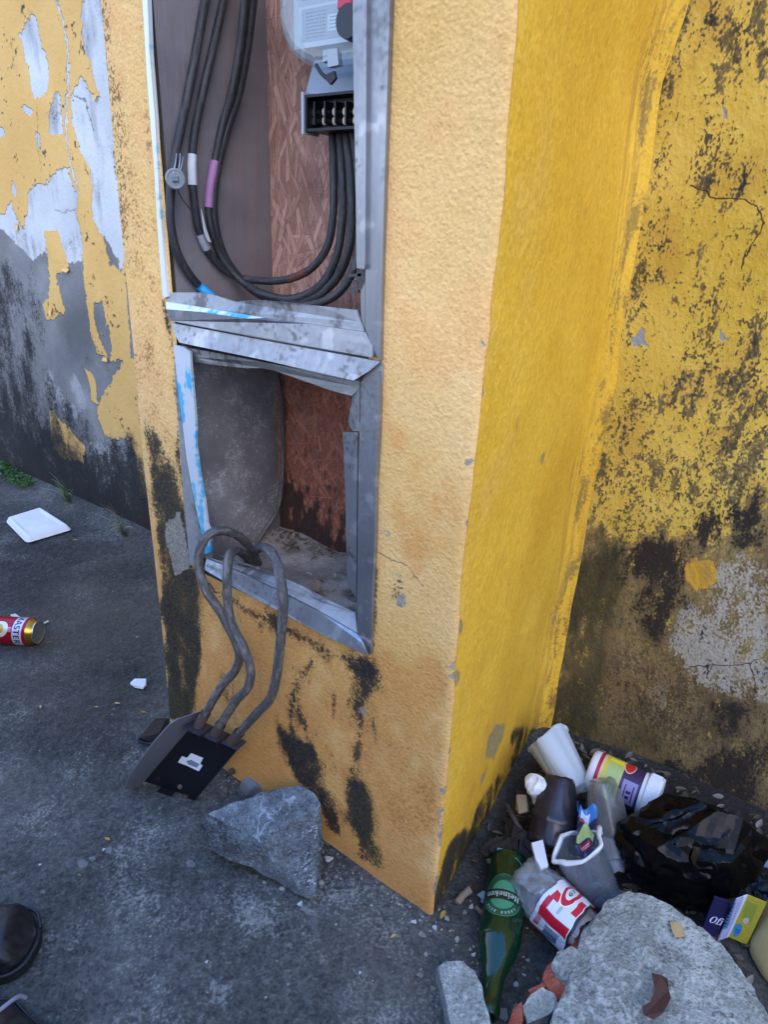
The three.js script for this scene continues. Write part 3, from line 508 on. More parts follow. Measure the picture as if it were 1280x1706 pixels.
  part(pillar, 'side_plaster', grid(prof.length - 1, 78, (s, t, i, j) => {
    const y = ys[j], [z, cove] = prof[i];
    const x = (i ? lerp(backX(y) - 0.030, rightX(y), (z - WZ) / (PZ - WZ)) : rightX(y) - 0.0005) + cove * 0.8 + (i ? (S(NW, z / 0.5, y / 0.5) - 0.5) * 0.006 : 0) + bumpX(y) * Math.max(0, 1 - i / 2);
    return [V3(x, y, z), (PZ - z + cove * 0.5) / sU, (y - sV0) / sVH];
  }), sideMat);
  // masonry behind the plaster, round the recess
  const core = std(0x7d7466, 0.95), bx = (x0, x1, y0, y1, z0, z1) => new THREE.BoxGeometry(x1 - x0, y1 - y0, z1 - z0).translate((x0 + x1) / 2, (y0 + y1) / 2, (z0 + z1) / 2);
  part(pillar, 'masonry_core', [bx(0.004, OX0 - 0.008, 0, 2.29, WZ + 0.005, PZ - 0.012), bx(OX1 + 0.008, 0.525, 0, 2.29, WZ + 0.005, PZ - 0.012), bx(OX0 - 0.007, OX1 + 0.007, 0, OY0 - 0.012, WZ + 0.005, PZ - 0.012), bx(OX0 - 0.007, OX1 + 0.007, OY1 + 0.002, 2.29, WZ + 0.005, PZ - 0.012), bx(OX0 - 0.007, OX1 + 0.007, OY0 - 0.011, OY1 + 0.001, WZ + 0.005, BZ - 0.03)], core);

  // inside of the recess
  const metalLiner = surface(512, 1024, 0.2, 1.1, (u, v, o) => {
    const a = S(NA, u / 0.5, v / 0.5), b = S(NB, u / 0.2, v / 0.2), g = S(NG, u / 0.18, v / 0.18), s = S(NC, u / 0.08, v / 0.9);
    o[0] = 128 + (a - 0.5) * 26; o[1] = 120 + (a - 0.5) * 24; o[2] = 120 + (a - 0.5) * 22;
    mixTo(o, 146, 120, 110, sstep(0.5, 0.8, s) * 0.35);
    mixTo(o, 150, 146, 142, sstep(0.75, 0.9, g * 0.6 + b * 0.4) * 0.5);
    o[3] = 0.5 + (s - 0.5) * 0.3 + (g - 0.5) * 0.1; o[4] = 0.5 + (b - 0.5) * 0.3;
  }, { bump: 0.0012 });
  const greyLiner = surface(512, 512, 0.2, 0.4, (u, v, o) => {
    const a = S(NA, u / 0.5, v / 0.5), b = S(NB, u / 0.2, v / 0.2), g = S(NG, u / 0.16, v / 0.16), f = S(NF, u / 0.3, v / 0.3);
    const k = 128 + (a - 0.5) * 30 + (b - 0.5) * 24; o[0] = k; o[1] = k * 0.97; o[2] = k * 0.97;
    mixTo(o, 206, 204, 200, sstep(0.60, 0.8, g * 0.65 + b * 0.35 + (f - 0.5) * 0.3) * 0.75);
    o[3] = 0.5 + (g - 0.5) * 0.4; o[4] = 0.8;
  }, { bump: 0.0015 });
  // strand board: many chips laid over one another
  const chips = (seed, dk, w, h) => {
    const W = 768, H = 1024, r = rng(seed), c = document.createElement('canvas'); c.width = W; c.height = H; const x = c.getContext('2d');
    x.fillStyle = dk ? '#86503c' : '#a07460'; x.fillRect(0, 0, W, H);
    for (let i = 0; i < 2600; i++) {
      const L = 30 + r() * 95, B = 4 + r() * 17, t = r(), ang = (r() - 0.5) * 1.6 + Math.PI / 2 + (r() < 0.12 ? 1 : 0);
      const R = dk ? 150 + t * 56 : 156 + t * 60, G = dk ? 86 + t * 42 : 112 + t * 56, B2 = dk ? 64 + t * 34 : 96 + t * 50;
      x.save(); x.translate(r() * W, r() * H); x.rotate(ang); x.globalAlpha = 0.75; x.fillStyle = `rgb(${R | 0},${G | 0},${B2 | 0})`;
      x.beginPath(); x.moveTo(-L / 2, -B / 2 + r() * 4); x.lineTo(L / 2, -B / 2 + r() * 5); x.lineTo(L / 2 + r() * 8, B / 2 - r() * 4); x.lineTo(-L / 2 - r() * 7, B / 2); x.closePath(); x.fill();
      x.globalAlpha = 0.5; x.strokeStyle = dk ? '#46261b' : '#5f4032'; x.lineWidth = 1; x.stroke();
      for (let k = 0; k < 3; k++) { x.globalAlpha = 0.25; x.strokeStyle = r() < 0.5 ? '#c79d80' : '#50301f'; const q = (r() - 0.5) * B; x.beginPath(); x.moveTo(-L / 2, q); x.lineTo(L / 2, q + r() * 2); x.stroke(); }
      x.restore();
    }
    const d = x.getImageData(0, 0, W, H).data;
    return surface(W, H, w, h, (u, v, o) => {
      const k = ((H - 1 - Math.min(H - 1, v / h * H | 0)) * W + Math.min(W - 1, u / w * W | 0)) * 4, a = S(NA, u / 0.4, v / 0.4), b = S(NC, u / 0.1, v / 0.25);
      o[0] = d[k] + (a - 0.5) * 30; o[1] = d[k + 1] + (a - 0.5) * 26; o[2] = d[k + 2] + (a - 0.5) * 24;
      if (dk) { const wet = sstep(0.62, 0.85, (1 - v / h) * 0.95 + (b - 0.5) * 0.5 + (a - 0.5) * 0.3); mixTo(o, 40, 28, 23, wet * 0.8); mixTo(o, 132, 108, 96, sstep(0.6, 0.8, b) * (1 - wet) * 0.35); }
      o[3] = 0.4 + d[k + 1] / 400; o[4] = 0.85;
    }, { bump: 0.003 });
  };
  const osb1 = chips(5, false, 0.37, 0.72), osb2 = chips(9, true, 0.37, 0.4);
  const panel = (x0, x1, y0, y1, z) => grid(4, 8, (s, t) => [V3(lerp(x0, x1, s), lerp(y0, y1, t), z), s, t]);
  const sidePanel = (x, z0, z1, y0, y1, bow = 0) => grid(8, 8, (s, t) => [V3(x + bow * Math.sin(s * Math.PI) , lerp(y0, y1, t), lerp(z1, z0, s)), s, t]);
  const box = (x0, x1, y0, y1, z0, z1, m, name, label) => part(pillar, name, bx(x0, x1, y0, y1, z0, z1), m, label);
  const SY = 0.79;                                        // the shelf between the two compartments
  part(pillar, 'back_board', panel(OX0 - 0.02, OX1 + 0.02, SY + 0.012, OY1, BZ), osb1, 'pale strand board at the back of the upper compartment');
  part(pillar, 'back_board', panel(OX0 - 0.02, OX1 + 0.02, OY0 - 0.01, SY - 0.002, BZ), osb2, 'red brown strand board stained black at its foot');
  const up = sidePanel(OX0 + 0.001, BZ, PZ - 0.006, SY + 0.012, OY1, 0.003), lo = sidePanel(OX0 + 0.004, BZ, PZ - 0.006, OY0 - 0.01, SY - 0.002, 0.002);
  metalLiner.side = greyLiner.side = THREE.DoubleSide;
  part(pillar, 'side_panel', up, metalLiner, 'brownish grey metal side of the upper compartment');
  part(pillar, 'side_panel', lo, greyLiner, 'dusty grey side of the lower compartment');
  box(OX1, OX1 + 0.006, OY0 - 0.01, OY1, BZ - 0.02, PZ - 0.006, std(0x77706a, 0.7), 'side_panel');
  box(OX0 - 0.005, OX1 + 0.002, SY, SY + 0.01, BZ - 0.02, PZ - 0.02, std(0x6b6058, 0.8), 'shelf');
  const dustMat = surface(512, 512, 0.37, 0.2, (u, v, o) => { const a = S(NA, u / 0.3, v / 0.3), b = S(NB, u / 0.12, v / 0.12), g = S(NG, u / 0.2, v / 0.2); const k = 150 + (a - 0.5) * 60 + (g - 0.5) * 36; o[0] = k; o[1] = k * 0.94; o[2] = k * 0.88; mixTo(o, 70, 60, 52, sstep(0.55, 0.9, b * 0.6 + a * 0.4 + (g - 0.5) * 0.4) * 0.7); o[3] = b * 0.6 + g * 0.3; o[4] = 0.95; }, { bump: 0.004 });
  part(pillar, 'recess_floor', grid(24, 12, (s, t) => { const x = lerp(OX0 - 0.004, OX1, s), z = lerp(PZ - 0.004, BZ - 0.01, t); return [V3(x, OY0 + 0.004 + (S(NA, x / 0.3, z / 0.3) - 0.5) * 0.016 * (1 - Math.pow(1 - t, 6)) + 0.01 * Math.pow(t, 4), z), s, t]; }), dustMat);
}
{  // low light blocker added out of view, behind the viewer: it keeps the bright horizon off the lower half of the pillar
  const t = thing('added_light_blocker', 'low dark light blocker added out of view behind the viewer', 'wall', null, V3(0.3, 0, 1.62));
  part(t, 'blocker_body', new THREE.BoxGeometry(7, 0.8, 0.16).translate(0.3, 0.4, 1.62), std(0x5c5a58, 0.95));
  part(t, 'blocker_top', new RoundedBoxGeometry(7.04, 0.05, 0.22, 2, 0.01).translate(0.3, 0.826, 1.62), std(0x6a6866, 0.95));
}

// ---------------------------------------------------------------- aluminium frame of the cabinet (bent strips)
const aluMat = surface(512, 512, 0.5, 0.5, (u, v, o) => {
  const a = S(NA, u / 0.5, v / 0.5), b = S(NB, u / 0.25, v / 0.25), s = S(NC, u / 0.05, v / 0.5), g = S(NG, u / 0.25, v / 0.25), f = S(NF, u / 0.5, v / 0.5);
  const k = 150 + (a - 0.5) * 26 + (s - 0.5) * 12; o[0] = k; o[1] = k * 1.01; o[2] = k * 1.03;
  mixTo(o, 96, 92, 88, sstep(0.5, 0.85, b * 0.35 + g * 0.3 + s * 0.35) * 0.5); mixTo(o, 72, 66, 60, sstep(0.7, 0.85, S(NC, u / 0.2, v / 0.2) * 0.5 + g * 0.5) * 0.4);
  mixTo(o, 226, 226, 226, sstep(0.7, 0.85, f) * 0.3);
  o[3] = 0.5 + (s - 0.5) * 0.5 + (b - 0.5) * 0.3; o[4] = 0.48 + (b - 0.5) * 0.3 + (g - 0.5) * 0.15;
}, { bump: 0.0006, metal: 0.75, wrap: THREE.RepeatWrapping });
const aluDull = surface(512, 512, 0.5, 0.5, (u, v, o) => {
  const a = S(NA, u / 0.5, v / 0.5), b = S(NB, u / 0.2, v / 0.2), g = S(NG, u / 0.25, v / 0.25), f = S(NC, u / 0.12, v / 0.3);
  const k = 158 + (a - 0.5) * 50 + (g - 0.5) * 20; o[0] = k; o[1] = k; o[2] = k * 1.0;
  mixTo(o, 84, 80, 76, sstep(0.5, 0.75, b * 0.5 + f * 0.5 + (g - 0.5) * 0.3) * 0.75);
  o[3] = 0.5 + (b - 0.5) * 0.6; o[4] = 0.6;
}, { bump: 0.0008, metal: 0.35, wrap: THREE.RepeatWrapping });
// remains of cyan masking paint on bare aluminium
const cyanPale = surface(256, 512, 0.3, 0.3, (u, v, o) => { const b = S(NB, u / 0.1, v / 0.22), g = S(NG, u / 0.2, v / 0.2); o[0] = 222; o[1] = 226; o[2] = 228; mixTo(o, 110, 180, 214, sstep(0.5, 0.64, b + (g - 0.5) * 0.25) * 0.8); mixTo(o, 110, 112, 114, sstep(0.72, 0.9, g * 0.5 + b * 0.5) * 0.5); o[4] = 0.5; }, { bump: 0.0005, metal: 0.15, wrap: THREE.RepeatWrapping });
const cyanMat = surface(512, 512, 0.3, 0.3, (u, v, o) => {
  const b = S(NB, u / 0.16, v / 0.16), c = S(NC, u / 0.05, v / 0.15), g = S(NG, u / 0.2, v / 0.2);
  o[0] = 205; o[1] = 210; o[2] = 214; const k = sstep(0.44, 0.56, b * 0.5 + c * 0.5 + (g - 0.5) * 0.2);
  mixTo(o, 70 + (c - 0.5) * 60, 168 + (c - 0.5) * 40, 214, k); mixTo(o, 90, 96, 100, sstep(0.75, 0.9, g * 0.5 + b * 0.5) * 0.6);
  o[3] = 0.4 + k * 0.3; o[4] = 0.55;
}, { bump: 0.0008, metal: 0.15, wrap: THREE.RepeatWrapping });
{
  const frame = new THREE.Group(); frame.name = 'cabinet_frame'; pillar.add(frame); frame.userData.label = 'bent and torn aluminium frame with bits of cyan paint';
  const z0 = PZ + 0.004;
  const q = (o, s, pts) => pts.map(([x, y, z]) => [220 + x / s, o + y / s, z]);
  // each strip: outline [px, py, z] on the photograph at its own depth; one to three strips make a rail
  const z3 = (pts) => q(300, 2.909, pts), z4 = (pts) => q(560, 2.783, pts);
  const rail = (name, m, ...outs) => part(frame, name, outs.map(([pts, th]) => sheet(pts, th ?? 0.0025)), m);
  const a = z0 + 0.003, b = z0 + 0.008, c = z0 - 0.002;
  rail('upright', aluMat, [[[612, -40, a], [652, -40, a], [650, 0, a], [644, 200, a], [640, 330, a], [637, 450, a], [635, 540, a], [633, 601, a], [626, 590, a], [616, 566, a], [609, 548, a], [609, 430, a], [611, 200, a]], 0.010]);
  rail('upright', aluMat, [[[588, -40, b], [611.3, -40, b], [611, 0, b], [610, 200, b], [608.3, 440, b], [607, 448, b], [594, 447, b], [593, 330, b], [590, 180, b], [588, 60, b]], 0.016]);
  rail('upright', aluMat, [[[601, 485, c], [608.5, 470, c], [608.5, 548, c], [602, 530, c]], 0.002]);
  rail('upright', cyanPale, [[[235, -30, z0], [244, -30, z0], [249, 90, z0], [258, 200, z0], [262.5, 280, z0], [256.5, 280, z0], [254, 250, z0], [244, 120, z0], [238, 20, z0]], 0.006]);
  rail('upright', cyanPale, [[[256.5, 280.5, z0], [262.5, 280.5, z0], [265, 330, z0], [273, 430, z0], [279, 494, z0], [271, 497, z0], [262, 380, z0]], 0.006]);
  // middle mullion: torn flange, lip, face, second face, torn lower flange
  rail('cross_rail', aluDull, [z3([[172, 545, c - 0.002], [330, 545, c - 0.004], [400, 558, c - 0.006], [500, 590, c - 0.008], [570, 583, c - 0.006], [640, 583, c - 0.004], [700, 590, c], [900, 610, c], [1088, 630, c], [1098, 662, c], [1110, 690, c], [1122, 716, c], [1128, 742, c], [1000, 722, c], [650, 668, c], [400, 628, c], [170, 596, c]])]);
  rail('cross_rail', cyanMat, [z3([[164, 590, a], [330, 616, a], [560, 655, a], [640, 668, a], [560, 672, b], [340, 640, b], [165, 626, b]])]);
  rail('cross_rail', aluMat, [z3([[165, 627, b], [340, 641, b], [560, 671, b], [640, 669, a], [850, 697, a], [1132, 738, a], [1150, 775, a + 0.001], [1166, 803, a + 0.002], [1166, 860, a + 0.004], [1000, 832, a + 0.004], [700, 780, a + 0.004], [420, 728, a + 0.004], [185, 682, a + 0.004]]), 0.005]);
  rail('cross_rail', aluMat, [z3([[190, 692, a], [420, 736, a], [700, 788, a], [1000, 842, a], [1204, 880, a], [1150, 925, a + 0.004], [1074, 971, a + 0.008], [900, 936, a + 0.008], [640, 872, a + 0.008], [400, 823, a + 0.008], [228, 787, a + 0.008], [205, 745, a + 0.004]])]);
  rail('cross_rail', aluDull, [z4([[262, 55, c], [420, 84, c], [600, 120, c], [800, 158, c], [1056, 208, c], [1054, 238, c - 0.002], [1020, 277, c - 0.004], [960, 262, c - 0.006], [900, 246, c - 0.008], [840, 222, c - 0.008], [740, 188, c - 0.012], [660, 160, c - 0.014], [600, 148, c - 0.012], [530, 149, c - 0.008], [400, 136, c - 0.006], [295, 122, c - 0.006], [276, 96, c - 0.002]])]);
  // lower right upright with its torn inner flange
  rail('upright', aluMat, [z4([[1062, 214, a], [1100, 190, a], [1146, 162, a], [1144, 300, a], [1140, 440, a], [1128, 700, a], [1126, 900, a], [1114, 1200, a], [1106, 1475, a], [1090, 1470, a], [1046, 1372, a], [1044, 1200, a], [1048, 900, a], [1050, 600, a], [1058, 380, a]]), 0.008]);
  rail('upright', aluMat, [z4([[1020, 288, c], [1058, 224, c], [1054, 440, c], [1024, 440, c - 0.004], [1010, 420, c - 0.006], [1004, 396, c - 0.006], [1012, 340, c - 0.002]])]);
  rail('upright', aluMat, [z4([[978, 446, a - 0.004], [1046, 449, a - 0.002], [1043, 700, a - 0.002], [1041, 1000, a - 0.002], [1040, 1215, a - 0.002], [1018, 1180, a - 0.004], [998, 1150, a - 0.006], [994, 960, a - 0.006], [988, 700, a - 0.006]])]);
  // lower left upright, cyan, bent inwards in the middle
  rail('upright', cyanMat, [z4([[192, 42, a], [240, 50, a], [268, 74, a], [272, 150, a], [286, 300, a], [296, 430, a], [294, 500, a], [312, 640, a], [334, 760, a], [348, 870, a], [360, 900, a], [364, 1000, a], [336, 1012, a], [322, 920, a], [298, 810, a], [274, 690, a], [252, 570, a], [232, 400, a], [208, 220, a]]), 0.004]);
  rail('upright', aluDull, [z4([[196, 120, z0], [206, 222, z0], [230, 402, z0], [250, 572, z0], [272, 692, z0], [296, 812, z0], [320, 922, z0], [334, 1014, z0], [300, 1062, z0], [268, 1062, z0], [252, 900, z0], [234, 700, z0], [218, 460, z0], [200, 240, z0]]), 0.004]);
  rail('corner_plate', aluDull, [z3([[1120, 960, z0 - 0.001], [1150, 926, z0 - 0.001], [1204, 882, z0 - 0.001], [1216, 892, z0 - 0.001], [1210, 990, z0 - 0.001], [1110, 1010, z0 - 0.001]])]);
  // sill
  rail('sill', aluMat, [z4([[345, 1032, a], [430, 1064, a], [560, 1122, a], [700, 1190, a], [860, 1272, a], [1044, 1380, a], [1068, 1424, a + 0.006], [1092, 1482, a + 0.011], [900, 1392, a + 0.011], [700, 1287, a + 0.011], [480, 1168, a + 0.011], [340, 1086, a + 0.011], [338, 1060, a + 0.006]])]);
  rail('sill', aluDull, [z4([[364, 1004, c - 0.014], [480, 1044, c - 0.014], [640, 1086, c - 0.016], [720, 1130, c - 0.016], [790, 1160, c - 0.014], [822, 1178, c - 0.010], [845, 1212, c - 0.004], [872, 1224, c - 0.006], [905, 1222, c - 0.012], [1034, 1284, c - 0.014], [1044, 1376, c + 0.006], [860, 1268, c + 0.006], [700, 1186, c + 0.006], [540, 1110, c + 0.006], [430, 1060, c + 0.006], [352, 1028, c + 0.006]]), 0.0016]);
  // hinge at the right of the upper opening
  const hx = (pts, th) => sheet(pts.map(([x, y]) => [560 + x / 8.12, 430 + y / 8.12, PZ - 0.004]), th);
  part(frame, 'hinge', [hx([[280, 165], [380, 170], [395, 230], [395, 440], [320, 440], [296, 400], [290, 215]], 0.006), hx([[165, 215], [340, 205], [340, 245], [165, 255]], 0.006), hx([[180, 395], [300, 385], [300, 465], [190, 468]], 0.006), hx([[215, 300], [300, 320], [300, 370], [215, 350]], 0.004), hx([[215, 20], [265, 20], [262, 160], [215, 160]], 0.004)], std(0x57524f, 0.55, 0.6));
  part(frame, 'sealing_strip', [sheet([[328, 885, PZ + 0.001], [336, 884, PZ + 0.001], [352, 918, PZ - 0.01], [352, 938, PZ - 0.01], [340, 928, PZ]], 0.003)], std(0x8e959b, 0.8));
}

// ---------------------------------------------------------------- cables in the upper compartment
function cableMat(hex, dusty, seed) {
  return surface(64, 256, 0.05, 0.4, (u, v, o) => {
    const a = S(NA, u / 0.05 + seed, v / 0.4), b = S(NC, u / 0.05, v / 0.13 + seed), g = S(NG, u / 0.1, v / 0.2);
    o[0] = hex[0]; o[1] = hex[1]; o[2] = hex[2]; mixTo(o, 132, 124, 116, sstep(0.42, 0.72, b * 0.5 + a * 0.3 + g * 0.2) * dusty * 0.8); mixTo(o, 48, 44, 42, sstep(0.7, 0.85, S(NC, u / 0.05 + 0.3, v / 0.2) * 0.6 + g * 0.4) * dusty * 0.8); mixTo(o, 150, 142, 134, sstep(0.75, 0.9, g) * dusty * 0.6);
    o[3] = 0.5 + (b - 0.5) * 0.4; o[4] = 0.55 + dusty * 0.2;
  }, { bump: 0.0006, wrap: THREE.RepeatWrapping });
}
const blackCable = cableMat([42, 41, 42], 0.35, 0), greyCable = cableMat([80, 76, 74], 1.0, 0.4), redCable = std(0x6a3a34, 0.7);
// a cable through places of the photograph at given depths; sleeves are [from, to, material, name, radius factor]
function cable(label, pts, r, m, group, sleeves = [], segs = 90) {
  const P = pts.map((p) => { const a = onZ(p[0], p[1], p[2]), lim = OX0 + 0.006 + r; return a.x < lim && p[2] < PZ ? onX(p[0], p[1], lim) : a; }), c = new THREE.CatmullRomCurve3(P, false, 'centripetal');
  const t = thing('cable', label, 'cable', group, P[P.length - 1]);
  const g = new THREE.TubeGeometry(c, segs, r, 14, false); const uv = g.attributes.uv, L = c.getLength();
  for (let i = 0; i < uv.count; i++) uv.setXY(i, uv.getY(i), uv.getX(i) * L / 0.4);
  const e0 = capAt(P[0], c.getTangent(0).negate(), r), e1 = capAt(P[P.length - 1], c.getTangent(1), r);
  part(t, 'sheath', [g, e0, e1], m);
  for (const [f, to, sm, name, k, lab] of sleeves) {
    const sub = []; for (let i = 0; i <= 10; i++) sub.push(c.getPointAt(lerp(f, to, i / 10)));
    const tg = tube(sub, r * k, 24, 14); crumple(tg, 0.0006, 0.05, NB);
    part(t, name, [tg, capAt(sub[0], c.getTangentAt(f).negate(), r * k), capAt(sub[10], c.getTangentAt(to), r * k)], sm, lab);
  }
  return t;
}
const white = std(0xcfd3d2, 0.6), cyanTape = std(0x2f9ed0, 0.5), pinkTape = std(0xa9729a, 0.55), greyTape = std(0xa7a9b0, 0.6);
{
  const G = 'black cables looped in the upper compartment';
  cable('black cable at the left side of the compartment, cyan tape on its end', [[352, -60, 0.33], [338, 20, 0.335], [322, 110, 0.34], [304, 200, 0.35], [291, 262, 0.36], [284, 320, 0.365], [284, 372, 0.37], [294, 418, 0.375], [316, 458, 0.38], [338, 482, 0.39], [372, 508, 0.41], [400, 530, 0.41]], 0.0058, blackCable, G, [[0.80, 0.88, cyanTape, 'tape', 1.12]]);
  cable('black cable with white tape bands, inner loop with a reddish stretch', [[384, -60, 0.315], [370, 10, 0.32], [352, 90, 0.325], [334, 170, 0.33], [322, 235, 0.345], [320, 290, 0.355], [324, 340, 0.36], [332, 385, 0.36], [356, 432, 0.355], [392, 460, 0.345], [440, 468, 0.33], [480, 465, 0.325], [520, 446, 0.325], [545, 412, 0.32], [555, 360, 0.315], [556, 290, 0.31], [554, 215, 0.305]], 0.0054, blackCable, G, [[0.322, 0.372, white, 'tape', 1.12], [0.455, 0.485, greyTape, 'tape', 1.1], [0.69, 0.742, redCable, 'tape', 1.04]]);
  cable('black cable with a mauve tape sleeve, middle loop', [[416, -60, 0.335], [407, 10, 0.335], [398, 90, 0.335], [384, 160, 0.34], [369, 215, 0.345], [359, 265, 0.35], [349, 320, 0.355], [350, 370, 0.355], [368, 425, 0.35], [400, 466, 0.345], [440, 490, 0.34], [490, 497, 0.335], [535, 474, 0.33], [560, 430, 0.325], [570, 370, 0.32], [570, 290, 0.312], [566, 215, 0.305]], 0.0056, blackCable, G, [[0.305, 0.385, pinkTape, 'tape', 1.14]]);
  cable('thick black cable beside the mauve taped one, outer loop', [[428, -60, 0.32], [420, 10, 0.32], [410, 90, 0.32], [396, 160, 0.325], [378, 215, 0.33], [360, 290, 0.335], [356, 360, 0.335], [374, 428, 0.335], [410, 474, 0.335], [455, 500, 0.335], [510, 500, 0.33], [556, 470, 0.325], [580, 420, 0.325], [586, 360, 0.32], [584, 290, 0.312], [577, 215, 0.305]], 0.0062, blackCable, G, []);
  cable('black cable at the far right below the terminal block', [[470, 506, 0.36], [520, 508, 0.36], [566, 486, 0.355], [592, 440, 0.35], [600, 380, 0.335], [598, 300, 0.32], [588, 215, 0.308]], 0.0056, blackCable, G, []);
  // curled end of white tape
  const a = thing('tape_strip', 'loose white strip of tape beside the looped cables', 'tape', null, onX(348, 395, OX0 + 0.034));
  part(a, 'strip', slab([[335, 348], [339, 362], [343, 380], [352, 404], [346, 402], [340, 386], [337, 366]].map(([x, y]) => onX(x, y, OX0 + 0.026)), 0.0006, V3(-1, 0, 0), (k) => [-k.z, k.y]), white);
  // wire seal
  const s = thing('wire_seal', 'round clear seal with twisted wires on the leftmost cable', 'seal', null, onX(292, 298, OX0 + 0.034));
  const c = onX(292, 298, OX0 + 0.036), sealM = new THREE.MeshPhysicalMaterial({ color: 0xa8aeb4, roughness: 0.25, transmission: 0.5, thickness: 0 });
  const face = (g, p) => { const d = EYE.clone().sub(p).normalize(); g.applyQuaternion(new THREE.Quaternion().setFromUnitVectors(V3(0, 0, 1), V3(d.x, d.y * 0.4, d.z).normalize())); g.translate(p.x, p.y, p.z); return g; };
  part(s, 'rim', face(new THREE.TorusGeometry(0.0105, 0.0021, 10, 32), c), sealM);
  part(s, 'disc', face(new THREE.CylinderGeometry(0.0098, 0.0098, 0.003, 28).rotateX(Math.PI / 2), c), sealM);
  part(s, 'core', face(new RoundedBoxGeometry(0.008, 0.007, 0.005, 2, 0.001).translate(0, 0, 0.003), c), std(0x6d7178, 0.4, 0.4));
  for (const [p, q2] of [[[294, 256], [288, 290]], [[300, 256], [296, 290]], [[305, 262], [298, 290]]]) part(s, 'wire', tube([onX(...p, OX0 + 0.032), onX((p[0] + q2[0]) / 2 + 1, (p[1] + q2[1]) / 2, OX0 + 0.036), onX(...q2, OX0 + 0.036)], 0.0008), std(0x9a9a98, 0.4, 0.7));
  part(s, 'wire', tube([onX(294, 310, OX0 + 0.034), onX(300, 326, OX0 + 0.03), onX(312, 343, OX0 + 0.03), onX(324, 355, OX0 + 0.03)], 0.0007), std(0x2c2c2e, 0.6));
  // thin cable in the corner of the lower compartment
  cable('thin dark cable down the back corner of the lower compartment', [[456, 590, 0.262], [462, 625, 0.262], [469, 665, 0.262], [471, 720, 0.262], [471, 780, 0.263], [466, 836, 0.268], [456, 862, 0.278], [440, 885, 0.30], [422, 915, 0.335], [412, 938, 0.36]], 0.0036, greyCable, null);
}

